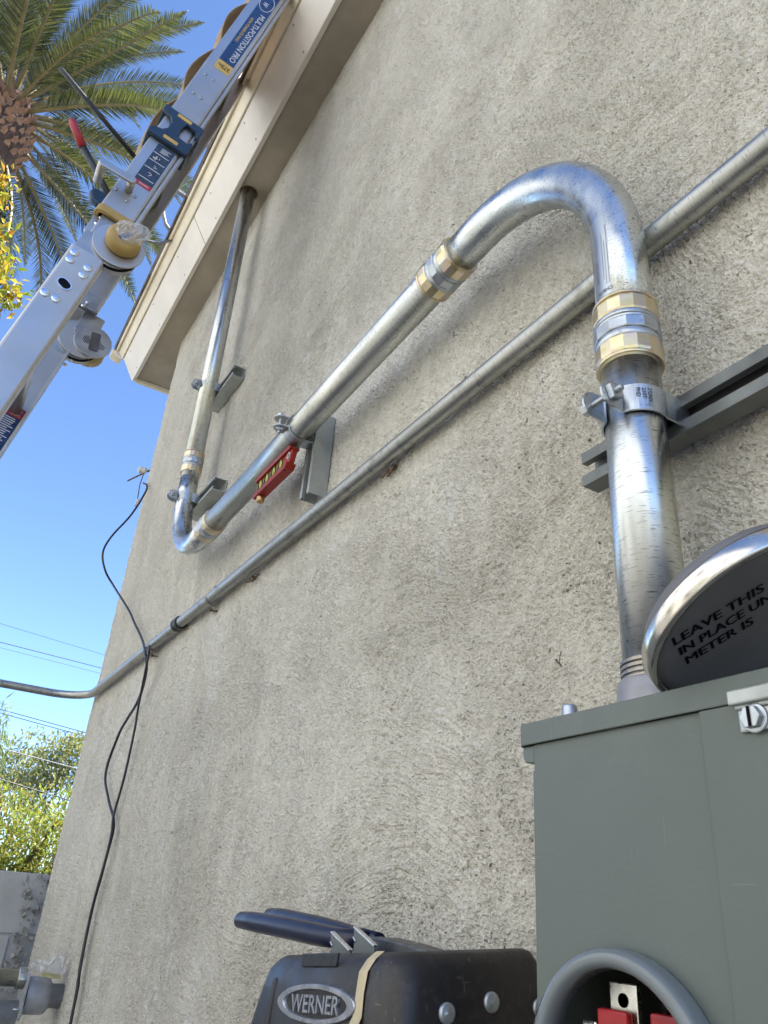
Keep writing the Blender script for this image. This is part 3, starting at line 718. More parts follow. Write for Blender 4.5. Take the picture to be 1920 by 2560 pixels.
# clasp in the band
ca = -(tr_*0)+(tu*.75+tr_*.66); ca = (ca-da*ca.dot(da)).normalized(); cb = da.cross(ca)
sl_ = MB(); sl_.prism([(-.020,.004),(-.014,.008),(.004,.0085),(.004,.0115),(.022,.0115),(.022,.005),(.006,.005),(-.012,.0025)], (dc+ca*.0786, cb, da, ca), 0, .0012); obj('clasp_slot', sl_, M['ink'], band)
cs = MB(); cs.cyl(dc+ca*.0805+da*.0075-cb*.016, dc+ca*.0805+da*.0075+cb*.012, .0026, 12); cs.box((-.004,-.004,-.003),(.004,.004,.003), Matrix.Translation(dc+ca*.0805+da*.0075-cb*.002)); obj('clasp_screw', cs, M['copper_tin'], band)

# ------------------------------------------------------------------ stepladder standing by the wall
sl_root = thing('stepladder', 'black-capped folded stepladder leaning by the wall beside the meter box', 'stepladder', (-.76, .48, -EYE))
TIL = R(4.4)
def SC(x, y, z):                       # the cap's own frame: x along the front, z up from its top edge, slightly tilted
    return Vector((-.632+x*math.cos(TIL)-z*math.sin(TIL), y, -.0235+x*math.sin(TIL)+z*math.cos(TIL)+.068*(y-.40)))
# cap body: flared box with rounded corners
def cap_ring(z, x0, x1, y0, y1, r):
    out = []
    for (cx_, cy_, a0) in ((x1-r, y0+r, -90), (x1-r, y1-r, 0), (x0+r, y1-r, 90), (x0+r, y0+r, 180)):
        for k in range(6):
            a = R(a0+18*k); out.append(SC(cx_+r*math.cos(a), cy_+r*math.sin(a), z))
    return out
rings = [cap_ring(-.003, -.262, -.003, .404, .556, .022), cap_ring(-.012, -.272, .003, .396, .560, .026), cap_ring(-.030, -.281, .004, .393, .561, .026), cap_ring(-.095, -.312, .006, .388, .562, .026), cap_ring(-.150, -.335, .008, .384, .563, .026)]
cp = MB(); top = cap_ring(0, -.255, -.010, .410, .550, .018); rings = [top]+rings
n = len(top); vs = [p_ for r_ in rings for p_ in r_]
cp.add(vs, [(i*n+k, i*n+(k+1) % n, (i+1)*n+(k+1) % n, (i+1)*n+k) for i in range(len(rings)-1) for k in range(n)], True)
cp.add(vs[:n], [list(range(n))]); cp.add(vs[-n:], [list(range(n))])
cap = obj('top_cap', cp, M['ladder_black'], sl_root)
# raised panel lines on the front of the cap
FY = lambda z: .393+( .0+(z+.03)*.077) if z < -.03 else .396
def front(poly, t0, t1): return ([SC(x, FY(z)-t0, z) for x, z in poly], [SC(x, FY(z)-t1, z) for x, z in poly])
def relief(mb, poly, t):
    a, b = front(poly, -.002, t); n_ = len(poly)
    mb.add(a+b, [list(range(n_)), list(range(n_, 2*n_))]+[(i, (i+1) % n_, (i+1) % n_+n_, i+n_) for i in range(n_)])
rl = MB()
relief(rl, [(-.236,-.020),(-.228,-.020),(-.232,-.088),(-.256,-.150),(-.266,-.150),(-.243,-.088)], .003)
relief(rl, [(-.222,-.0745),(-.075,-.0730),(-.070,-.0790),(-.226,-.0815)], .0035)
relief(rl, [(-.060,-.018),(-.052,-.018),(-.048,-.150),(-.058,-.150)], .002)
obj('rib', rl, M['ladder_black'], cap, .0015)
# black patch painting the dark inside of the notch on the top edge
nl = MB(); relief(nl, [(-.178,.001),(-.100,.001),(-.104,-.0105),(-.176,-.0105)], .0003); obj('notch_dark', nl, M['black'], cap, .001)
# badge
bc = SC(-.131, FY(-.043)-.0005, -.0400); bu = (SC(1,0,0)-SC(0,0,0)).normalized(); bvv = Vector((0,-.06,1)).normalized(); bvv = (bvv-bu*bvv.dot(bu)).normalized(); bnn = bu.cross(bvv)
if bnn.y > 0: bnn = -bnn
ov = MB(); n_ = 48; A, B = .0785, .0160
def oval(a, b, t): return [bc+bu*(a*math.cos(2*PI*k/n_))+bvv*(b*math.sin(2*PI*k/n_))+bnn*t for k in range(n_)]
rs = [oval(A,B,-.002), oval(A,B,.0028), oval(A*.985,B*.96,.0036), oval(A*.83,B*.76,.0036), oval(A*.81,B*.73,.0028), oval(A*.80,B*.72,.0008)]
vs = [p_ for r_ in rs for p_ in r_]
ov.add(vs, [(i*n_+k, i*n_+(k+1) % n_, (i+1)*n_+(k+1) % n_, (i+1)*n_+k) for i in range(5) for k in range(n_)], False)
badge = obj('badge', ov, plain('worn_silver', (.42,.43,.47), .38, .8, .3, 90), cap)
ib = MB(); ib.add(oval(A*.81,B*.73,.0009), [list(range(n_))]); obj('badge_field', ib, M['ladder_black'], badge, fix=False)
wt = MB(); text_mb(wt, 'WERNER', (bc-bu*.0+bnn*.0005-bvv*.0071, bu, bvv, bnn), 0.098, .0142, .012, .0028, 'CENTER', .22); obj('lettering', wt, bpy.data.materials['worn_silver'], badge)
for (yy, zz) in ((.444,-.045),(.491,-.0395),(.545,-.0465),(.470,-.125),(.530,-.125)):
    q = MB(); q.lathe([(0.0,.0024),(.0014,.0024),(.0017,.0019),(.0058,.0021),(.0082,.0008),(.0082,-.002)], SC(.005, yy, zz-.0005), (1,0,0), 18); obj('rivet', q, M['dull_rivet'], sl_root)
# rails and treads below
for (x0, yt, yb) in ((-.30,.41,.10),(-.03,.41,.10),(-.29,.535,.535),(-.04,.535,.535)):
    sx = .10 if x0 > -.15 else -.10
    q = MB(); a = SC(x0, yt+.01, -.148); b2 = Vector((a.x+sx, yb+.05 if yb < .3 else yb, -EYE))
    q.add([a+Vector((dx, dy, 0)) for dx, dy in ((-.012,-.012),(.012,-.012),(.012,.02),(-.012,.02))]+[b2+Vector((dx, dy, 0)) for dx, dy in ((-.012,-.012),(.012,-.012),(.012,.02),(-.012,.02))], [(0,1,2,3),(7,6,5,4)]+[(i,(i+1)%4,(i+1)%4+4,i+4) for i in range(4)])
    obj('rail', q, M['orange'], sl_root, .002)
for k in range(4):
    t_ = (k+1)/5; zz = -.17+(-EYE+.17)*t_; yy = .42+(.15-.42)*t_
    q = MB(); q.box((-.935-.10*t_, yy-.03, zz-.02), (-.665+.10*t_, yy+.05, zz+.005)); obj('step', q, M['alum_dark'], sl_root, .002)
# strip of tape over the front
tp_ = MB(); tx = [(-.048,.410,.0012),(-.048,.401,-.0045),(-.049,FY(-.014)-.0022,-.014),(-.050,FY(-.03)-.0045,-.030),(-.051,FY(-.045)-.0015,-.047),(-.054,FY(-.06)-.0060,-.060),(-.057,FY(-.08)-.0030,-.080),(-.066,FY(-.1)-.0060,-.105),(-.07,FY(-.12)-.002,-.135)]
wd = [.0072,.0075,.0075,.0070,.0078,.0085,.0075,.0115,.012]
vs = []
for (x, y, z), w_ in zip(tx, wd):
    vs += [SC(x-w_, y, z), SC(x, y-.0018, z), SC(x+w_, y, z)]
tp_.add(vs, [(3*i+k, 3*i+k+1, 3*i+k+4, 3*i+k+3) for i in range(len(tx)-1) for k in range(2)])
to_ = obj('tape_strip', tp_, M['tape'], None, 0, 'torn strip of yellowed masking tape hanging down the black ladder cap', 'tape', fix=False)

# pliers in the cap
pr_ = thing('pliers', 'pliers with dark blue dipped handles lying on the black ladder cap', 'pliers', (-.85, .46, -.02))
def handle(pts, r0):
    m = MB(); n_ = len(pts); rad = [r0*(.55 if i == 0 else .88 if i == 1 else 1 if i < n_*.6 else 1-.35*(i-n_*.6)/(n_*.4)) for i in range(n_)]
    m.tube(pts, rad, 16); m.ball(pts[0], r0*.56); return m
obj('handle', handle([(-1.108,.445,-.0140),(-1.104,.445,-.0145),(-1.06,.446,-.0150),(-1.00,.448,-.0165),(-.94,.450,-.0185),(-.89,.452,-.0205),(-.84,.455,-.0215),(-.79,.458,-.021)], .0118), M['blue_dip'], pr_)
obj('handle', handle([(-1.096,.480,-.0060),(-1.092,.480,-.0063),(-1.05,.479,-.0068),(-.99,.477,-.0092),(-.93,.474,-.0120),(-.88,.472,-.0150),(-.83,.470,-.0178),(-.78,.468,-.020)], .0102), M['blue_dip'], pr_)
jw = MB(); jw.prism([(-.795,-.034),(-.795,-.018),(-.75,-.0155),(-.70,-.0185),(-.655,-.0225),(-.652,-.030)], ((0,0,0),(1,0,0),(0,0,1),(0,1,0)), .447, .476); obj('jaw', jw, M['tool_steel'], pr_, .002)
# two cut strap halves standing on the cap
def bent_plate(x, y, z, label):
    m = MB(); q = [(0,0),(.042,-.0140),(.042,-.030),(.002,-.030),(.002,-.0120),(.0045,-.0135),(.0052,-.0120),(.0005,-.0090)]
    m.prism(q, ((x, y, z), (1,0,0), (0,0,1), (.12,1,0)), -.0016, .0016)
    pb = obj('steel_bracket', m, M['strut_old'], None, .0004, label, 'bracket', 'loose steel brackets on the ladder cap')  # faces take a dark tone in place of their dark reflection
    e = MB(); e.prism([(0,.0002),(.042,-.0138),(.0423,-.0122),(.0004,.0019)], ((x, y, z), (1,0,0), (0,0,1), (.12,1,0)), -.0026, .0022); e.prism([(.0004,-.0085),(.0052,-.0117),(.0056,-.0103),(.0008,-.0072)], ((x, y, z), (1,0,0), (0,0,1), (.12,1,0)), -.0026, .0022)  # bright strips stand in for light caught along the bevelled edge
    eo = obj('edge_glint', e, M['rivet'], pb, .0003); return pb
bent_plate(-.808, .428, -.0165, 'bent zinc bracket on the ladder cap, nearer the handle tips')
bent_plate(-.766, .431, -.0100, 'bent zinc bracket on the ladder cap, right against the tape')

# ------------------------------------------------------------------ aluminium ladder leaning over the eave
XN, XF = -1.5, -1.9
lad = thing('extension_ladder', 'aluminium folding ladder with yellow hinge knobs leaning on the cream eave', 'ladder', (-1.7, -.56, -EYE))
Ld = Vector((0,.198,.9802)); Dd = Vector((0,.9802,-.198))
LO = Vector((0, .026, 1.355))
def P_(a, b, x): return Vector((x, 0, 0))+Vector((0, LO.y, LO.z))+Ld*a+Dd*b
def ab(y, z): d_ = Vector((0, y-LO.y, z-LO.z)); return d_.dot(Ld), d_.dot(Dd)
def rail(name, x, sgn, a0, a1, b0, b1, fl=.034, t=.0025, mat='alum', bulge=True):
    """channel with its web at x, flanges reaching by fl towards sgn; lips on the edges"""
    r_ = .007; outer = []; inner = []
    for k in range(5):
        a = R(180+22.5*k) ; outer.append((r_-r_*math.sin(R(90-22.5*k)) , b0+r_-r_*math.cos(R(90-22.5*k))))
    pts = [(fl, b0)]+[(r_-r_*math.sin(R(q)), b0+r_-r_*math.cos(R(q))) for q in (0,30,60,90)]
    pts += [(r_-r_*math.cos(R(q)), b1-r_+r_*math.sin(R(q))) for q in (0,30,60,90)]+[(fl, b1)]
    pts += [(fl, b1-t-.004), (fl-.004, b1-t), (r_, b1-t), (t, b1-r_), (t, b0+r_), (r_, b0+t), (fl-.004, b0+t), (fl, b0+t+.004)]
    m = MB(); m.prism([(sgn*u, v) for u, v in pts], (P_(0,0,x), (1,0,0), Dd, Ld), a0, a1)
    return obj(name, m, M[mat], lad, .0008)
# outer (upper) rails and the lower rails
rail('rail', XN, -1, .075, 1.75, -.041, .044, .036)
rail('rail', XF, 1, .085, 1.75, -.036, .044, .036)
rail('rail', XN, -1, -3.06, -.062, -.040, .040, .032)
rail('rail', XF, 1, -3.06, -.075, -.036, .040, .032)
rail('inner_rail', XN-.008, -1, -.02, 1.6, -.026, .026, .024, mat='alum_dark')
# ribbed lip running along the wall side of the near outer rail
q = MB(); q.prism(rrect(.010,.011,.004,3,-.004,.0495), (P_(0,0,XN), (1,0,0), Dd, Ld), .078, 1.75); obj('lip', q, M['alum'], lad)
k = -2.9
while k < 1.7:
    if not -.10 < k < .10:
        q = MB(); c_ = P_(k, .004, 0); prof = rrect(.034,.028,.010,3)
        q.prism(prof, (c_, Ld, Dd, X_AX), XF+.0025, XN-.0025, True); obj('rung', q, M['alum_dark'], lad)
    k += .29
# hinges
def hinge(x, s, back=False):
    """round plates, leaf plates and the knob; s=+1 shows its knob towards +X"""
    ca_, cb_ = ab(.066, 1.349)
    m = MB(); outl = []
    for k_ in range(0, 31):
        a = R(-150+300*k_/30-90); outl.append((ca_-.002+.066*math.sin(a)*-1, cb_+.008+.060*math.cos(a)))
    c_ = P_(ca_-.004, cb_+.004, x)
    disc = [(.060*math.cos(2*PI*q_/40), .060*math.sin(2*PI*q_/40)) for q_ in range(40)]
    m.prism(disc, (c_, Dd, Ld, X_AX), -.003, .0035, False)
    m.prism(rrect(.082,.11,.006,3, 0,.060), (P_(0,.0,x-.024), Dd, Ld, X_AX), -.0025, .0018)
    h_ = obj('hinge', m, M['alum'], lad, .0010)
    m2 = MB(); m2.prism([(.054*math.cos(2*PI*q_/40), .054*math.sin(2*PI*q_/40)) for q_ in range(40)], (P_(ca_-.014, cb_+.001, x), Dd, Ld, X_AX), -.030, -.0032)
    m2.prism(rrect(.066,.12,.006,3,0,-.065), (P_(0,0,x), Dd, Ld, X_AX), -.0245, -.0034)
    obj('hinge_leaf', m2, M['alum_dark'], h_, .001)
    m3 = MB(); m3.prism([(.0565*math.cos(2*PI*q_/40), .0565*math.sin(2*PI*q_/40)) for q_ in range(40)], (P_(ca_-.016, cb_+.002, x), Dd, Ld, X_AX), -.0100, -.0045)
    obj('wear_plate', m3, M['ink'], h_, .001)
    return h_, (ca_, cb_)
hn, (ca_, cb_) = hinge(XN+.002, 1)
kn = MB(); kc = P_(ca_+.006, cb_+.008, XN+.006)
kn.lathe([(.038,0),(.0405,.003),(.0405,.020),(.0385,.026),(.031,.031),(.0,.032)], kc, X_AX, 36); knob = obj('knob', kn, M['yellow'], hn)
# crumpled clear wrapper over the knob
rg = random.Random(11); wr = MB(); nn_ = 18; mm_ = 7; vs = []
for i in range(mm_+1):
    for k in range(nn_):
        a = 2*PI*k/nn_; t_ = i/mm_; rad = .008+.026*t_; lift = .0365+.006*rg.random()-.010*t_**2.5
        rad += rg.uniform(-.004,.004)*t_+(.024*t_*max(0, math.cos(a-R(50)))**6); lift += rg.uniform(-.004,.004)
        vs.append(kc+Ld*.012+Dd*.004+(Dd*math.cos(a)+Ld*math.sin(a))*rad+X_AX*lift)
wr.add(vs, [(i*nn_+k, i*nn_+(k+1) % nn_, (i+1)*nn_+(k+1) % nn_, (i+1)*nn_+k) for i in range(mm_) for k in range(nn_)]); wr.add(vs[:nn_], [list(range(nn_))])
obj('plastic_wrapper', wr, M['bag'], None, 0, 'crumpled clear plastic wrapper still round the yellow hinge knob', 'plastic wrapper', fix=False)
hl_ = MB(); hl_.prism(rrect(.012,.034,.003,3), (kc+X_AX*.0322+Dd*.0-Ld*.002, (Dd*.85-Ld*.5).normalized(), (Ld*.85+Dd*.5).normalized(), X_AX), 0, .0006); obj('knob_label', hl_, M['navy_ink'], knob)
for (y, z) in ((.018,1.427),(.013,1.402),(.056,1.415),(.014+.05,1.437-.012)):
    a_, b__ = ab(y, z); q = MB(); q.lathe([(.0095,0),(.0090,.0022),(.0,.0030)], P_(a_, b__, XN-.0205), X_AX, 18); obj('rivet', q, M['rivet'], hn)
# lower near rail: rivets and slot
for (y, z) in ((-.014,1.277),(-.018,1.253),(.022,1.25),(.017,1.226),(-.043,1.141),(-.019,1.137)):
    a_, b__ = ab(y, z); q = MB(); q.lathe([(.0100,-.001),(.0100,.0018),(.0092,.0024),(.0,.0025)], P_(a_, b__, XN), X_AX, 20); obj('rivet', q, M['rivet'], lad)
a_, b__ = ab(-.013, 1.183); q = MB(); q.prism(rrect(.0290,.0205,.0100,5), (P_(a_, b__, XN), (Dd*.9-Ld*.43), (Ld*.9+Dd*.43), X_AX), -.0012, .0010); obj('slot', q, M['ink'], lad)
q = MB(); po, pi = rrect(.0345,.0262,.0130,6), rrect(.0292,.0207,.0102,6); n_ = len(po); fr_ = (P_(a_, b__, XN), (Dd*.9-Ld*.43), (Ld*.9+Dd*.43), X_AX)
vs = [fr_[0]+fr_[1]*u+fr_[2]*v+X_AX*.0022 for u, v in po]+[fr_[0]+fr_[1]*u+fr_[2]*v+X_AX*.0022 for u, v in pi]+[fr_[0]+fr_[1]*u+fr_[2]*v-X_AX*.0002 for u, v in po]
q.add(vs, [(i, (i+1) % n_, n_+(i+1) % n_, n_+i) for i in range(n_)]+[(i, (i+1) % n_, 2*n_+(i+1) % n_, 2*n_+i) for i in range(n_)]); obj('slot_rim', q, M['rivet'], lad)
# yellow end cap of the near outer rail
yc = MB(); yp = rrect(.096,.044,.016,5); n_ = len(yp); yi = rrect(.074,.024,.008,5)
fr_ = (P_(.066, .003, XN-.0175), Dd, X_AX, Ld)
for (pa, pb, t0, t1) in ((yp, yp, 0, .022), (yi, yi, 0, .022)):
    vs = [fr_[0]+fr_[1]*u+fr_[2]*v+Ld*t0 for u, v in pa]+[fr_[0]+fr_[1]*u+fr_[2]*v+Ld*t1 for u, v in pb]
    yc.add(vs, [(i, (i+1) % n_, (i+1) % n_+n_, i+n_) for i in range(n_)], False)
vs = [fr_[0]+fr_[1]*u+fr_[2]*v for u, v in yp]+[fr_[0]+fr_[1]*u+fr_[2]*v for u, v in yi]
yc.add(vs, [(i, (i+1) % n_, (i+1) % n_+n_, i+n_) for i in range(n_)]); vs = [p_+Ld*.022 for p_ in vs]; yc.add(vs, [(i, (i+1) % n_, (i+1) % n_+n_, i+n_) for i in range(n_)])
obj('end_cap', yc, M['yellow'], lad, .001)
# lock handle: chrome bar on a post, navy grip behind
q = MB(); A_ = P_(*ab(-.020,1.536), XN+.034); B_ = P_(*ab(.052,1.526), XN+.034)
dv = (B_-A_).normalized(); q.prism(rrect((B_-A_).length+.020,.0215,.0105,5), ((A_+B_)/2, dv, dv.cross(X_AX), X_AX), -.004, .004); lk = obj('lock_bar', q, M['alum'], lad, .0025)
q = MB(); q.cyl(B_-X_AX*.034, B_, .0095, 20); q.cyl(A_, A_-X_AX*.06, .0105, 20); obj('lock_post', q, M['alum'], lk)
for (dy, dz) in ((-.025,-.006),(.020,-.002),(.006,-.026)):
    q = MB(); q.ball(P_(*ab(.050+dy,1.516+dz), XN+.001), .0042, (.5,1,1)); obj('dimple', q, M['alum_dark'], lad)
q = MB(); q.prism([(-.004,.006),(.030,.008),(.036,-.018),(.026,-.038),(.004,-.032),(-.008,-.012)], (A_-X_AX*.075+Ld*-.022+Dd*.006, Dd, Ld, X_AX), -.010, .010); obj('lock_grip', q, M['navy'], lk, .006)
for (y, z) in ((.15,2.064),(.173,2.057),(.133,1.967),(.155,1.962)):
    q = MB(); q.ball(P_(*ab(y, z), XN+.0005), .0048, (.5,1,1)); obj('dimple', q, M['alum_dark'], lad)
# navy bracket clipped round the near outer rail
q = MB(); fr_ = (P_(0,0,XN), Dd, Ld, X_AX)
am = ab(.11, 1.79)[0]
def band_(a0, a1, sk):
    return [(-.050, a0+sk), (.058, a0-sk), (.058, a1-sk), (-.050, a1+sk)]
q.prism([(-.052,am+.040),(-.052,am+.061),(.056,am+.061),(.060,am+.056),(.060,am+.012),(.050,am+.014),(.046,am+.034),(.018,am+.038),(.014,am+.008),(.018,am-.022),(.044,am-.024),(.050,am-.012),(.056,am-.014),(.060,am-.056),(.052,am-.064),(-.052,am-.064),(-.052,am-.040),(-.026,am-.030),(-.016,am-.014),(-.016,am+.012),(-.026,am+.030)], fr_, .0012, .0135)
nb_ = obj('rail_bracket', q, M['navy'], lad, .003)
for a_ in (am+.049, am-.050):
    q = MB(); q.prism(rrect(.040,.012,.003,3,.006,a_), fr_, .0137, .0142); obj('bracket_slot', q, M['yellow_ink'], nb_)
    q = MB(); q.box((-.05,-.006,-.045),(-.04,.006,.006)); 
for b0_, b1_ in ((.0475,.060),(-.052,-.0425)):
    for a0_, a1_ in ((am+.040,am+.061),(am-.064,am-.040)):
        q = MB(); q.prism([(b0_,a0_),(b1_,a0_),(b1_,a1_),(b0_,a1_)], fr_, -.045, .0010); obj('bracket_hook', q, M['navy'], nb_, .002)
# stickers on the near rail
def patch(mb, a0, a1, b0, b1, lift, x=XN):
    mb.prism([(b0,a0),(b1,a0),(b1,a1),(b0,a1)], (P_(0,0,x), Dd, Ld, X_AX), 0, lift)
a1_, b1_ = ab(.069,1.725); a0_, b0_ = ab(.041,1.571)
sb0, sb1 = -.012, .033
q = MB(); patch(q, .222, .372, sb0-.002, sb1, .0007); s1 = obj('instruction_sticker', q, M['slate_ink'], lad)
q = MB(); patch(q, .207, .2215, sb0-.002, sb1, .0007); obj('danger_strip', q, M['red_ink'], s1)
q = MB()
for a_ in (.236, .276, .306, .336): patch(q, a_, a_+.0022, sb0, sb1-.004, .0010)
rg = random.Random(5)
for (a_, b__) in ((.256,.010),(.290,.012),(.318,-.002),(.322,.004)):
    for k in range(3):
        q.tube([P_(a_+rg.uniform(-.006,.006), b__+rg.uniform(-.006,.006), XN+.0012), P_(a_+rg.uniform(-.006,.006), b__+rg.uniform(-.006,.006), XN+.0012)], .0011, 6)
for k in range(5): patch(q, .346+k*.004, .3475+k*.004, sb0+.012, sb1-.012+rg.uniform(-.006,.006), .0010)
text_mb(q, 'DANGER', (P_(.2175, sb1-.008, XN+.0008), -Dd, -Ld, X_AX), .026, .0062, .01, .0003); obj('print', q, M['white_ink'], s1, fix=False)
ba0, ba1 = ab(.18,2.157)[0], 1.26
sb0, sb1 = -.0155, .0305
q = MB(); patch(q, ba0, 1.30, sb0, sb1, .0007); s2 = obj('brand_sticker', q, M['navy_ink'], lad)
q = MB(); patch(q, ba0-.046, ba0-.0004, sb0, sb1, .0007); s3 = obj('load_sticker', q, M['yellow_ink'], lad)
q = MB(); text_mb(q, '375', (P_(ba0-.016, sb1-.004, XN+.0008), -Dd, -Ld, X_AX), .024, .017, .012, .0003); text_mb(q, 'lb', (P_(ba0-.016, sb0+.017, XN+.0008), -Dd, -Ld, X_AX), .011, .013, .0, .0003); obj('print', q, M['ink'], s3, fix=False)
q = MB(); text_mb(q, 'MULTI-POSITION PRO', (P_(ba0+.305, .0085, XN+.0008), -Ld, Dd, X_AX), .288, .0170, .012, .0003); obj('print', q, M['white_ink'], s2, fix=False)
q = MB(); text_mb(q, 'WITH POWERLITE RAILS', (P_(ba0+.265, -.0085, XN+.0008), -Ld, Dd, X_AX), .150, .0085, .012, .0003); obj('print', q, M['yellow_ink'], s2, fix=False)
q = MB(); n_ = 40; oc = P_(ba0+.372, .006, XN+.0011)
vs = [oc+Ld*(.046*math.cos(2*PI*k/n_))+Dd*(.0225*math.sin(2*PI*k/n_)) for k in range(n_)]+[oc+Ld*(.043*math.cos(2*PI*k/n_))+Dd*(.0205*math.sin(2*PI*k/n_)) for k in range(n_)]
q.add(vs, [(k, (k+1) % n_, n_+(k+1) % n_, n_+k) for k in range(n_)]); text_mb(q, 'W', (oc-Ld*-.006-Dd*-.010*-1, -Ld, Dd, X_AX), .026, .016, .02, .0002); obj('emblem', q, M['white_ink'], s2, fix=False)
# far hinge, turned the other way round, seen from its inner side
hf, _ = hinge(XF-.002, -1)
q = MB(); c_ = P_(ab(.098,1.345)[0], ab(.098,1.345)[1], XF+.0045)
q.prism([(.050*math.cos(2*PI*k/40), .050*math.sin(2*PI*k/40)) for k in range(40)]+[], (c_, Dd, Ld, X_AX), -.004, .003)
q.prism(rrect(.058,.075,.006,3,-.030,.045), (c_, Dd, Ld, X_AX), -.004, .0025); obj('inner_plate', q, M['alum_dark'], hf, .001)
q = MB()
for k in range(7):
    w_ = (.010,.016,.018,.017,.015,.011,.006)[k]; bb = -.026+.0040*k
    q.prism([(bb,-w_),(bb+.0018,-w_),(bb+.0018,w_*.5),(bb,w_*.5)], (c_, Dd, Ld, X_AX), .0032, .0036)
for k in range(6):
    bb = .014+.0036*k; q.prism([(bb,-.016+k*.001),(bb+.0016,-.016+k*.001),(bb+.0016,.012-k*.002),(bb,.012-k*.002)], (c_, Dd, Ld, X_AX), .0032, .0036)
obj('printed_lines', q, M['ink'], hf)
q = MB(); q.prism(rrect(.026,.060,.004,3,.004,.0), (c_, (Dd*.96+Ld*.25), (Ld*.96-Dd*.25), X_AX), .0037, .0050); obj('window', q, plain('smoky_window', (.10,.10,.11), .15, .2, .2, 40), hf, .001)
q = MB(); q.lathe([(.038,0),(.041,.004),(.041,.046),(.036,.052),(0,.052)], P_(ab(.098,1.345)[0]-.004, ab(.098,1.345)[1]+.002, XF-.008), -X_AX, 32); obj('knob', q, M['yellow'], hf)
q = MB()
q.prism(rrect(.080,.052,.004,3,0,.0), (P_(.075+.026, .002, XF+.030), Dd, Ld, X_AX), .0, .0035); obj('bracket_plate', q, M['alum_dark'], lad, .001)
for (y, z) in ((.103-.05,1.440),(.085-.04,1.425),(.06,1.262),(.05,1.245)):
    q = MB(); q.ball(P_(*ab(y, z), XF+.036 if z > 1.4 else XF+.004), .0052, (.8,1,1)); obj('rivet', q, M['rivet'], lad)
# danger decal on the far lower rail
da0, da1 = ab(-.028,1.077)[0], ab(-.028,.93)[0]
db = ab(-.0225,1.075)[1]
q = MB(); patch(q, da1, da0-.030, db-.026, db+.021, .0007, XF+.0025); s4_ = obj('warning_sticker', q, M['navy_ink'], lad)
q = MB(); patch(q, da0-.0296, da0, db-.026, db+.021, .0007, XF+.0025); obj('danger_strip', q, M['red_ink'], s4_)
q = MB(); text_mb(q, 'DANGER', (P_(da0-.014, db-.010, XF+.0034), Dd, Ld, X_AX), .026, .009, .01, .0002); text_mb(q, 'PELIGRO', (P_(da0-.026, db-.010, XF+.0034), Dd, Ld, X_AX), .026, .009, .01, .0002)
for k in range(12): patch(q, da0-.037-k*.0062, da0-.0345-k*.0062, db-.021, db+.016-rg.uniform(0,.012), .0010, XF+.0025)
obj('print', q, M['white_ink'], s4_, fix=False)
# rubber feet
for x in (XN, XF):
    q = MB(); q.prism(rrect(.05,.09,.01,4), (P_(-3.10,0,x), X_AX, Dd, Ld), -.02, .06); obj('foot', q, M['black'], lad, .004)

# cloth over the back of the ladder
cl = MB(); ns = 60; nw = 6; vs = []
for i in range(ns+1):
    a = .35+1.35*i/ns; ph = (a-.66)/.295; bul = abs(math.sin(PI*ph))**.8
    for j in range(nw+1):
        x = XN-.06-.30*j/nw; vs.append(P_(a, -.038-.034*bul*(1-.12*math.sin(j*1.7+i*.3)), x))
cl.add(vs, [(i*(nw+1)+j, i*(nw+1)+j+1, (i+1)*(nw+1)+j+1, (i+1)*(nw+1)+j) for i in range(ns) for j in range(nw)], True)
clo = obj('canvas_strip', cl, M['canvas'], None, 0, 'tan canvas strip sagging between the rungs behind the ladder', 'cloth', fix=False); so = clo.modifiers.new('thick','SOLIDIFY'); so.thickness = .003
# rods lying through the rungs
q = MB(); A_ = Vector((-1.60,-.192,1.924)); B_ = Vector((-1.60,.040,1.752)); dr = (B_-A_).normalized(); q.tube([A_, A_+dr*.004, B_+dr*.06], [.005,.0062,.0062], 12); 
obj('steel_bar', q, M['black'], None, 0, 'long thin black bar poking out beside the ladder in front of the palm', 'bar')
hr = thing('cutter_handle', 'black tool handle with a red grip poking out behind the ladder lock', 'tool handle', (-1.60, -.03, 1.62))
A_ = Vector((-1.6,-.122,1.764)); M_ = Vector((-1.6,-.076,1.694)); B_ = Vector((-1.6,-.020,1.626))
q = MB(); q.tube([M_, B_, B_+Vector((0,.07,-.09))], [.0095,.0085,.0085], 14); obj('shaft', q, M['black'], hr)
q = MB(); q.tube([A_, A_+(M_-A_)*.06, M_], [.007,.0105,.0105], 14); q.ball(A_, .0075); obj('grip', q, M['red_part'], hr)
# thin wire on the ladder and loops of grey cable beyond
gc = MB(); far = 1.36
def fw(pts): return [Vector(p_)*far for p_ in pts]
gc.tube(fw([(-2.05,.190,2.21),(-2.05,.224,2.179),(-2.05,.25,2.174),(-2.05,.274,2.163),(-2.05,.33,2.15)]), .011, 10)
gc.tube(fw([(-2.05,.185,2.10),(-2.05,.197,2.05),(-2.05,.212,2.015),(-2.05,.23,1.999),(-2.05,.252,1.999),(-2.05,.30,2.01)]), .009, 10)
gc.tube(fw([(-2.05,.14,1.895),(-2.05,.172,1.913),(-2.05,.19,1.918),(-2.05,.211,1.925),(-2.05,.233,1.948),(-2.05,.262,1.985),(-2.05,.30,2.0)]), .0065, 10)
obj('cable_loop', gc, M['cable_grey'], None, 0, 'thick grey service cable looping off the roof edge behind the ladder', 'cable')

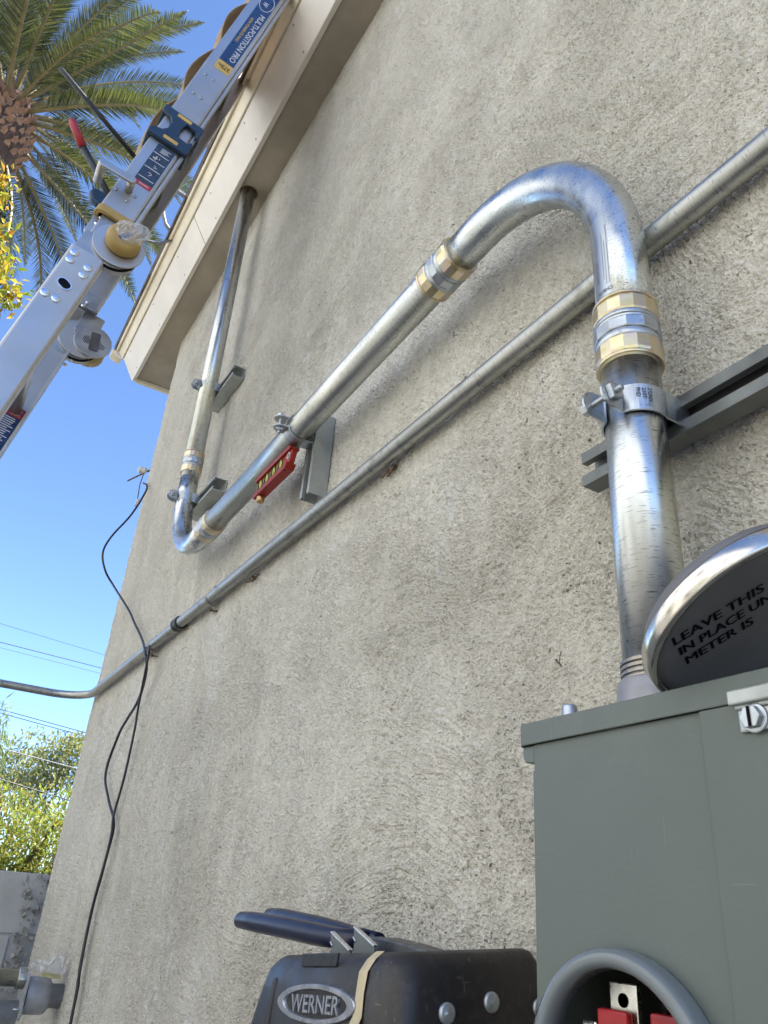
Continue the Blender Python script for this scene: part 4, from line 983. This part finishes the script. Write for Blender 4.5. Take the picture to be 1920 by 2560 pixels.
# ------------------------------------------------------------------ black cable, corner hook
cb = MB(); y0 = D-.014
def smooth_path(pts, k=6):
    out = []; P0 = [Vector(p_) for p_ in pts]
    for i in range(len(P0)-1):
        a, b, c, d = P0[max(0,i-1)], P0[i], P0[i+1], P0[min(len(P0)-1,i+2)]
        for j in range(k):
            t = j/k; out.append(.5*((2*b)+(c-a)*t+(2*a-5*b+4*c-d)*t*t+(3*b-a-3*c+d)*t**3))
    out.append(P0[-1]); return out
def sc_(x, z, y): return (x*y/.555, y, z*y/.555)        # the same sight line at another depth from the wall
c1_ = [sc_(-3.30,1.70,.552), sc_(-3.178,1.616,.545), sc_(-3.401,1.581,.50), sc_(-3.843,1.629,.44), sc_(-3.981,1.587,.43), sc_(-3.75,1.41,.455), sc_(-3.415,1.226,.50), sc_(-2.95,.98,.535), sc_(-2.787,.884,.545)]
c1_ += [sc_(-2.60,.775,.545), sc_(-2.500,.70,.520), sc_(-2.439,.631,.535), sc_(-2.457,.547,.545), sc_(-2.56,.50,.548), sc_(-2.632,.459,.550), sc_(-2.693,.351,.551), sc_(-2.559,.257,.551), sc_(-2.43,.185,.551), sc_(-2.434,.100,.552), sc_(-2.467,-.028,.552), sc_(-2.461,-.16,.552), sc_(-2.431,-.293,.552), sc_(-2.42,-.9,.552), sc_(-2.42,-1.695,.54)]
cb.tube(smooth_path(c1_), .0042, 8)
c2_ = [sc_(-2.47,.72,.528), sc_(-2.455,.675,.522), sc_(-2.443,.53,.540), sc_(-2.425,.444,.547), sc_(-2.427,.311,.550), sc_(-2.455,.211,.549), sc_(-2.432,.155,.545), sc_(-2.440,.06,.546), sc_(-2.470,-.05,.548), sc_(-2.450,-.2,.548), sc_(-2.43,-.35,.548), sc_(-2.43,-1.69,.54)]
cb.tube(smooth_path(c2_), .0036, 8)
obj('cable', cb, M['cable_black'], None, 0, 'black cable drooping from the wall corner and down the stucco', 'cable')
hk = thing('cable_hook', 'small porcelain knob and nail at the house corner holding the black cable', 'hook', (-3.3, D, 1.77))
q = MB(); q.cyl((-3.285,.575,1.775),(-3.50,.515,1.79), .004, 8); obj('nail', q, M['rust'], hk)
q = MB(); q.lathe([(0,0),(.014,.002),(.018,.012),(.012,.02),(.018,.028),(.012,.04),(0,.042)], (-3.315,.560,1.772), (-.4,-1,.1), 16); obj('knob', q, M['porcelain'], hk)
q = MB(); q.prism(rrect(.020,.036,.004,3), ((-3.31,.55,1.60), (1,0,0),(0,.1,1),(0,1,0)), -.006, .006); obj('tag', q, M['porcelain'], hk)
q = MB(); q.tube([(-3.315,.55,1.775),(-3.322,.545,1.70),(-3.31,.548,1.62)], .0025, 6); obj('tie_wire', q, M['rust'], hk)

# a dry twig stuck on the wall
q = MB(); q.tube([(-.600,D-.010,.256),(-.596,D-.016,.254),(-.592,D-.014,.249),(-.591,D-.012,.246)], .0008, 6); q.tube([(-.592,D-.014,.250),(-.588,D-.017,.255),(-.587,D-.016,.261)], .0005, 6)
obj('twig', q, M['twig'], None, 0, 'tiny dry twig stuck to the stucco above the hood', 'twig')

# ------------------------------------------------------------------ block wall beyond the corner
BX = -3.32
bw = MB(); rg = random.Random(2)
zt_ = .058; y = D-.022; course = .203
bw.box((BX-.19, -4.5, -EYE-.05), (BX-.006, D+.12, zt_-.004))
jm = MB()
j = 0; z1_ = zt_
while z1_ > -EYE:
    z0_ = z1_-course+.009; yy = D+.12-(0 if j % 2 == 0 else .2)
    first = True
    while yy > -4.5:
        L = .395 if not (first and j % 2) else .2
        first = False
        bw.box((BX-.005, max(yy-L+.008, -4.5), z0_), (BX, yy, z1_)); yy -= .403 if L > .3 else .2
    z1_ -= course; j += 1
obj('block_wall', bw, M['block'], None, .003, 'grey painted block wall with peeling paint past the house corner', 'wall')
def rv0(rg): return Vector((rg.uniform(-1,1), rg.uniform(-1,1), rg.uniform(.1,1))).normalized()
mt = MB(); rg = random.Random(8)
for k in range(110):
    z = rg.uniform(-.6, .05); c_ = Vector((BX+.006+rg.uniform(0,.014), D-.022+rg.uniform(-.045,.012)*(1.0-.6*z), z)); s_ = rg.uniform(.002,.0065)
    mt.box((-s_,-s_*rg.uniform(.5,1.3),-s_*rg.uniform(.6,1.8)), (s_,s_,s_), Matrix.Translation(c_) @ Matrix.Rotation(rg.uniform(0,3), 4, rv0(rg)))
obj('rubble_mortar', mt, M['mortar'], None, 0, 'crumbling mortar lumps in the joint between block wall and stucco', 'mortar', kind='stuff')

# ------------------------------------------------------------------ gas fitting low on the wall, with wrapper and card on it
gx = -2.67; gz = -.256
gf = thing('pipe_fitting', 'grey painted cast pipe fitting sticking out low on the stucco', 'pipe fitting', (gx, D, gz-.06))
q = MB(); q.lathe([(.030,-.01),(.030,.028),(.036,.030),(.044,.036),(.046,.050),(.046,.094),(.044,.098),(.0,.098)], (gx, D-.004, gz), (0,-1,0), 28); obj('body', q, M['pvc'], gf)
q = MB(); q.prism(rrect(.098,.112,.014,4), ((gx, D-.102, gz), X_AX, Z_AX, (0,-1,0)), 0, .0065); obj('flange', q, M['pvc'], gf, .0012)
q = MB(); q.lathe([(.050,0),(.050,.0012),(.0,.0012)], (gx, D-.1015, gz), (0,1,0), 24); obj('gasket', q, M['ink'], gf)
q = MB(); q.lathe([(.040,.0),(.040,.07),(.041,.0702),(.041,.0715),(.040,.0718),(.040,.19),(.036,.2),(.0,.2)], (gx-.012, D-.109, gz-.052), (0,-1,0), 28); obj('lower_barrel', q, M['pvc'], gf)
q = MB(); q.cyl((gx+.005, D-.105, gz+.040), (gx+.02, -.9, gz+.052), .0215, 20); q.lathe([(.026,0),(.0265,.002),(.0265,.020),(.025,.022)], (gx+.005, D-.108, gz+.0405), (0,-1,.02), 20); obj('pipe', q, M['galv_old'], gf)
for dz in (.040,-.030):
    q = MB(); q.prism(hexp(.006), ((gx+.040, D-.109, gz+dz), X_AX, Z_AX, (0,-1,0)), 0, .006); q.cyl((gx+.040, D-.10, gz+dz), (gx+.040, D-.125, gz+dz), .0028, 10); obj('bolt', q, M['zinc'], gf)
rg = random.Random(21); q = MB(); nu, nv = 12, 8; vs = []
for i in range(nu+1):
    for k in range(nv+1):
        u = i/nu; v = k/nv
        pos = Vector((gx+.01+.045*(v-.4)+rg.uniform(-.006,.006), D-.098+.105*u+rg.uniform(-.004,.004), gz+.047+.055*v*(.35+.65*abs(math.sin(2.2*PI*u+.6)))+.012*math.sin(9*u+4*v)+rg.uniform(-.005,.005)))
        pos.y = min(pos.y, D-.010); vs.append(pos)
q.add(vs, [(i*(nv+1)+k, i*(nv+1)+k+1, (i+1)*(nv+1)+k+1, (i+1)*(nv+1)+k) for i in range(nu) for k in range(nv)])
obj('plastic_bag', q, M['bag'], None, 0, 'crumpled clear plastic bag lying on the grey pipe fitting', 'plastic bag', fix=False)
q = MB(); q.prism(rrect(.052,.010,.004,4), ((gx+.046, D-.048, gz+.052), Vector((.1,1,-.10)).normalized(), Vector((0,.1,1)), Vector((1,-.1,0))), -.012, .012); obj('folded_card', q, M['card'], None, 0, 'small folded yellow card tucked under the plastic bag', 'card')

# ------------------------------------------------------------------ foliage helpers
def leaf(mb, c, d, nrm, L, W, fold=.15):
    d = d.normalized(); s_ = d.cross(nrm)
    if s_.length < 1e-4: s_ = d.orthogonal()
    s_.normalize(); n_ = s_.cross(d)
    a = c; b = c+d*L*.45+s_*W*.5+n_*W*fold; e = c+d*L; f = c+d*L*.45-s_*W*.5+n_*W*fold; m = c+d*L*.5
    mb.add([a, b, e, f], [(0,1,2,3)])
def rv(rg): 
    while True:
        v = Vector((rg.uniform(-1,1), rg.uniform(-1,1), rg.uniform(-1,1)))
        if .05 < v.length < 1: return v.normalized()
def cloud(mb, rg, blobs, per, L, W, droop=.0, shell=.45):
    for c, r, sq in blobs:
        c = Vector(c)
        for _ in range(int(per*r*r)):
            u = rv(rg); rad = r*(shell+(1-shell)*rg.random()**.5)
            p_ = c+Vector((u.x, u.y, u.z*sq))*rad
            d = (u*.6+rv(rg)*.8+Vector((0,0,.25-droop))); leaf(mb, p_, d, rv(rg)*.6+Vector((0,0,1)), L*rg.uniform(.6,1.3), W*rg.uniform(.7,1.2))
def grow(rg, base, tip, n=5, wob=.08):
    out = []; base = Vector(base); tip = Vector(tip); L = (tip-base).length
    for i in range(n+1):
        t = i/n; out.append(base.lerp(tip, t)+(rv(rg)*wob*L*(1 if 0 < i < n else 0)))
    return out
def tree(name, label, cat, base, h, blobs, leafm, per, L, W, group=None, droop=0, tr=.12, seed=1, shell=.45):
    rg = random.Random(seed); base = Vector(base)
    t = thing(name, label, cat, base, group)
    tk = MB(); tp_ = base+Vector((rg.uniform(-.1,.1), rg.uniform(-.1,.1), h*.55)); tk.tube(grow(rg, base, tp_, 5, .03), [tr*(1-.5*i/5) for i in range(6)], 10)
    for c, r, sq in blobs: 
        s0 = base.lerp(tp_, rg.uniform(.5,1)); pts = grow(rg, s0, Vector(c), 4, .07); tk.tube(pts, [tr*.45*(1-.8*i/4) for i in range(5)], 6)
    obj('trunk', tk, M['twig'], t, fix=False)
    cr = MB(); cloud(cr, rg, blobs, per, L, W, droop, shell); obj('crown', cr, M[leafm], t, fix=False)
    return t

# ------------------------------------------------------------------ palm
def az_el(az, el, hd): return Vector((-hd*math.cos(R(az)), hd*math.sin(R(az)), hd*math.tan(R(el))))
PH = az_el(-9.3, 46.3, 12.0)
palm = thing('palm_tree', 'tall date palm with arching grey green fronds against the blue sky', 'palm', (PH.x, PH.y, -EYE))
rg = random.Random(5)
def palm_prof(dz):       # trunk radius below the heart
    if dz > -.2: return .44
    if dz > -1.3: return .44+.13*math.sin((-.2-dz)/1.1*PI)
    return .33
tk = MB(); zs_ = [-EYE-PH.z]+[-12+i*.5 for i in range(0)]+[-8,-5,-2.6,-1.9,-1.5,-1.25,-1.0,-.8,-.6,-.4,-.2,.15]
tk.lathe([(palm_prof(z), z) for z in zs_]+[(0,.3)], PH, Z_AX, 24); obj('trunk', tk, M['bark_dark'], palm)
bt_ = MB()
for k in range(11):
    z = -1.35+k*.135; n_ = 17
    for q_ in range(n_):
        a = 2*PI*(q_+.5*(k % 2))/n_+rg.uniform(-.05,.05); r_ = palm_prof(z); o_ = Vector((math.cos(a), math.sin(a), 0)); s_ = Vector((-math.sin(a), math.cos(a), 0))
        c_ = PH+Vector((0,0,z))+o_*(r_-.03); w_ = .088*rg.uniform(.8,1.1); hh = .15*rg.uniform(.8,1.2); ot = rg.uniform(.07,.13)
        bt_.add([c_-s_*w_*.55+Z_AX*-.02, c_+s_*w_*.55+Z_AX*-.02, c_+s_*w_*.6+Z_AX*hh*.5+o_*ot*.7, c_+Z_AX*hh+o_*ot, c_-s_*w_*.6+Z_AX*hh*.5+o_*ot*.7, c_+Z_AX*hh*.4-o_*.02], [(0,1,2,3,4),(4,3,5),(3,2,5),(0,4,5),(1,5,2)])
obj('leaf_base', bt_, M['bark'], palm, fix=False)
def frond_mesh(seed, L=4.4, arch=1.0, nl=125):
    rg = random.Random(seed); m = MB(); st = MB(); pts = []
    p_ = Vector((0,0,0)); ang = 0.0; N = 22
    for i in range(N+1):
        pts.append(p_.copy()); t = i/N; ang = -arch*(t**1.5); p_ = p_+Vector((math.cos(ang), 0, math.sin(ang)))*(L/N)
    st.tube(pts, [.045*(1-.85*i/N)+.004 for i in range(N+1)], 6)
    for i in range(nl):
        t = .13+.87*i/nl; f_ = t*N; i0 = min(N-1, int(f_)); q_ = pts[i0].lerp(pts[i0+1], f_-i0); tg = (pts[i0+1]-pts[i0]).normalized(); nu_ = Vector((-tg.z, 0, tg.x))
        ll = .52*(math.sin(PI*min(1, .15+t*.86)))**.6*(1.0 if t < .9 else .75)
        for s_ in (-1, 1):
            d = (tg*.75+Vector((0,s_,0))*.9+nu_*(.28+rg.uniform(-.25,.22))).normalized(); w_ = .018
            e_ = q_+d*ll*rg.uniform(.85,1.1)+Vector((0,0,-.05*ll)); md = q_.lerp(e_, .45)+nu_*.012; sd_ = d.cross(nu_).normalized()
            m.add([q_-sd_*w_*.5, q_+sd_*w_*.5, md+sd_*w_*.62, e_, md-sd_*w_*.62], [(0,1,2,4),(4,2,3)])
    return m, st
protos = []
for k in range(5):
    mf, ms = frond_mesh(30+k, 4.3+.25*k, (.55,.8,1.05,1.3,.95)[k])
    me_ = bpy.data.meshes.new('frond'); nv = len(mf.v)
    me_.from_pydata(mf.v+ms.v, [], mf.f+[[i+nv for i in f] for f in ms.f]); me_.materials.append(M['palm_leaf']); me_.materials.append(M['palm_stem'])
    me_.polygons.foreach_set('material_index', [0]*len(mf.f)+[1]*len(ms.f)); me_.update(); protos.append(me_)
rg = random.Random(12); nfr = 124; ga = 2.39996
for k in range(nfr):
    t = (k+.5)/nfr; a = k*ga+rg.uniform(-.15,.15)
    el = 80-t*142+rg.uniform(-6,6)                         # from the spear leaves down to the old hanging ones
    if el < -50: el = -50-rg.uniform(0, 16)
    if el < -25 and rg.random() < .06: continue
    if el < 0 and math.cos(a)*.985+math.sin(a)*.17 > .20: continue
    if el < -32: continue
    fo = bpy.data.objects.new('frond', protos[rg.randrange(5)]); scene.collection.objects.link(fo); fo.parent = palm
    hz = Vector((math.cos(a), math.sin(a), 0)); d = hz*math.cos(R(el))+Z_AX*math.sin(R(el)); sd_ = Z_AX.cross(hz); nu_ = d.cross(sd_)
    mt_ = Matrix((d, sd_, nu_)).transposed()
    roll = Matrix.Rotation(rg.uniform(-.5,.5), 3, 'X'); mt_ = mt_ @ roll
    m4 = mt_.to_4x4(); s_ = rg.uniform(.66,.86); rb_ = .36 if el > -10 else .42
    fo.matrix_local = Matrix.Translation(Vector((0,0,PH.z+EYE+(.15 if el > 20 else -.15 if el > -10 else -.55))) + hz*rb_*math.cos(R(max(0,el)))) @ m4 @ Matrix.Scale(s_, 4)

for k in range(26):                                        # the old fronds hanging below the boots
    a = k*ga; el = -rg.uniform(48, 82)
    fo = bpy.data.objects.new('frond', protos[rg.randrange(5)]); scene.collection.objects.link(fo); fo.parent = palm
    hz = Vector((math.cos(a), math.sin(a), 0)); d = hz*math.cos(R(el))+Z_AX*math.sin(R(el)); sd_ = Z_AX.cross(hz); nu_ = d.cross(sd_)
    m4 = (Matrix((d, sd_, nu_)).transposed() @ Matrix.Rotation(rg.uniform(-1.2,1.2), 3, 'X')).to_4x4()
    fo.matrix_local = Matrix.Translation(Vector((0,0,PH.z+EYE-1.30))+hz*.34) @ m4 @ Matrix.Scale(rg.uniform(.62,.9), 4)

# ------------------------------------------------------------------ shrub with yellow new leaves at the left edge
YS = az_el(-7.6, 39, 3.6)
sh_ = thing('tall_shrub', 'tall shrub with yellow orange new leaves at the left edge in front of the palm', 'shrub', (YS.x, YS.y-.5, -EYE))
rg = random.Random(9); q = MB(); lf = MB()
tips = [az_el(-7.2,41.9,3.6), az_el(-7.9,42.6,3.6), az_el(-6.0,39.6,3.6), az_el(-5.2,38.0,3.6), az_el(-4.6,36.8,3.55), az_el(-7.4,38.2,3.6), az_el(-3.9,36.0,3.55), az_el(-8.3,40.8,3.6), az_el(-4.4,35.0,3.6), az_el(-6.0,36.2,3.6), az_el(-9,38,3.7), az_el(-10,41,3.7)]
b0 = Vector((YS.x, YS.y-.5, -EYE))
for tp_ in tips:
    mid_ = Vector((YS.x+rg.uniform(-.1,.1), YS.y-.28+rg.uniform(-.1,.1), tp_.z-.75)); q.tube([b0, b0.lerp(mid_, .5)+rv(rg)*.06, mid_, mid_.lerp(tp_, .55)+rv(rg)*.04, tp_], [.022,.016,.010,.006,.003], 6)
    for i in range(160):
        t = rg.random()**.7; c_ = (mid_.lerp(tp_, .45+.6*t))+rv(rg)*rg.uniform(.01,.085); leaf(lf, c_, rv(rg)+Vector((0,0,.5)), rv(rg)+Vector((0,0,.8)), rg.uniform(.035,.065), rg.uniform(.018,.028), .3)
obj('stem', q, M['twig'], sh_, fix=False); obj('foliage', lf, M['yellow_leaf'], sh_, fix=False)

# ------------------------------------------------------------------ trees beyond the block wall
TG = 'trees beyond the block wall'
rg = random.Random(31)
def blobs_on(azs, els, hd, rad, n, seed, sq=.8):
    rg = random.Random(seed); out = []
    for _ in range(n): out.append((az_el(rg.uniform(*azs), rg.uniform(*els), hd+rg.uniform(-.6,.6)), rad*rg.uniform(.7,1.25), sq))
    return out
c_ = az_el(7.4, 0, 9.5)
tree('hedge_tree', 'bright green bushy tree filling the gap behind the block wall', 'tree', (c_.x, c_.y, -EYE), 2.6, blobs_on((1.5,13), (-3.5,4.3), 9.2, .46, 38, 41), 'hedge_leaf', 2300, .075, .024, TG, seed=3, shell=.5)
c_ = az_el(8.6, 0, 24)
tree('round_tree', 'pale olive round crowned tree beside the stucco corner, behind the hedge', 'tree', (c_.x, c_.y, -EYE), 5, [(az_el(8.7,8.1,24), .70, .85), (az_el(9.4,7.6,24), .75, .9), (az_el(8.0,7.0,24), .70, .8), (az_el(9.9,8.4,24),.6,.8), (az_el(8.8,5.5,24), .9, .8), (az_el(7.4,5.6,24.5), .7, .8)], 'grey_leaf', 1300, .16, .06, TG, seed=4, shell=.35)
c_ = az_el(6.6, 0, 27)
tree('olive_tree', 'grey green tree with two uneven crowns in the middle, behind the hedge', 'tree', (c_.x, c_.y, -EYE), 5, [(az_el(6.7,8.3,27), .50, 1.2), (az_el(6.5,6.9,27), .75, .8), (az_el(7.3,6.4,27), .6, .8), (az_el(5.6,6.6,27), .7, .7), (az_el(5.3,7.8,27), .45, 1.0), (az_el(6,5,27), 1.0, .8), (az_el(4.4,5.6,27), .8, .8)], 'grey_leaf', 1100, .16, .06, TG, seed=6, shell=.35)
c_ = az_el(3.2, 0, 13)
tree('drooping_tree', 'thin leaved drooping tree at the left edge beyond the wires', 'tree', (c_.x, c_.y, -EYE), 3.5, [(az_el(3.7,10.0,13), .26, 1.3), (az_el(3.9,8.9,13), .30, 1.3), (az_el(4.0,7.8,13), .36, 1.2), (az_el(3.2,9.2,13), .5, 1.2), (az_el(3.6,6.2,13), .5, 1.0), (az_el(2.4,7.4,13), .7, 1.0)], 'droop_leaf', 1500, .15, .022, TG, droop=1.1, seed=8, shell=.1)

# ------------------------------------------------------------------ overhead wires
WG = 'overhead wires beyond the corner'
for nm, a, b, r_ in (('highest thin overhead wire beyond the corner', (-20.02,.93,5.6), (-20.79,3.45,5.6), .006), ('overhead wire just below the highest one', (-20.15,1.05,5.2), (-20.62,3.48,5.2), .010), ('faint overhead wire under the second wire', (-20.66,1.12,5.2), (-21.19,3.61,5.2), .005),
                     ('upper wire of the close pair under the conduit bend', (-21.88,1.61,4.0), (-23.13,3.93,4.0), .012), ('lower wire of the close pair under the conduit bend', (-22.38,1.67,4.0), (-23.7,4.05,4.0), .012)):
    a = Vector(a); b = Vector(b); d_ = (b-a).normalized(); m = MB(); p0 = a-d_*26; p1 = b+d_*24; n_ = 24
    m.tube([p0.lerp(p1, i/n_)+Vector((0,0,.35*((2*i/n_-1)**2)-.02)) for i in range(n_+1)], r_, 6)
    obj('power_line', m, M['wire_dark'], None, 0, nm, 'power line', WG)
for nm, y_e0, y_e1, hd, r_ in (('pale wire crossing in front of the round trees', (4.86,7.95), (9.6,7.35), 15, .008), ('dark wire crossing the top of the green hedge tree', (4.9,6.2), (9.6,5.4), 8.2, .006)):
    a = az_el(y_e0[0], y_e0[1], hd); b = az_el(y_e1[0], y_e1[1], hd*1.03); d_ = (b-a).normalized(); m = MB(); p0 = a-d_*9; p1 = b+d_*9
    m.tube([p0.lerp(p1, i/16)+Vector((0,0,.12*((2*i/16-1)**2))) for i in range(17)], r_, 6); obj('power_line', m, M['cable_grey' if hd > 10 else 'cable_black'], None, 0, nm, 'power line', WG)

# ------------------------------------------------------------------ open side of the yard (seen only in the metal and as light)
nh = thing('reflector_house', 'tall cream stucco house added unseen across the driveway to bounce sunlight', 'house', (-1.5, -5.2, -EYE))  # unseen house added so its sunlit front lights the shaded wall
q = MB(); q.box((-11, -11, -EYE), (9, -5.2, 7.6)); obj('wall', q, M['cream_stucco'], nh)
q = MB(); q.prism([(-5.0,7.61),(-11.2,7.61),(-8.1,9.2)], ((0,0,0), Y_AX, Z_AX, X_AX), -11.4, 9.4); obj('roof', q, M['shingle'], nh)
for wx in (-8.2, -4.6, -1.0, 2.6, 6.0):
    for wz in (-.6, 3.2):
        q = MB(); q.box((wx-.55, -5.202, wz), (wx+.55, -5.16, wz+1.3)); f_ = obj('window', q, M['trim'], nh, .01)
        q = MB(); q.box((wx-.47, -5.158, wz+.08), (wx+.47, -5.15, wz+1.22)); obj('pane', q, M['pane'], f_)
rg = random.Random(77)
for k, (x, y, r_) in enumerate(((-6.6,-4.1,1.2),(-3.6,-4.2,1.2),(.6,-4.1,1.0),(3.6,-4.1,1.1))):
    bl = [(Vector((x+rg.uniform(-.7,.7), y+rg.uniform(-.4,.4), rg.uniform(-1.2,1.0))), rg.uniform(.45,.7), .9) for _ in range(9)]
    tree('garden_tree', 'leafy green garden tree before the added house across the driveway', 'tree', (x, y, -EYE), 2.2, bl, 'garden_leaf', 420, .12, .06, 'garden trees across the driveway', seed=90+k)
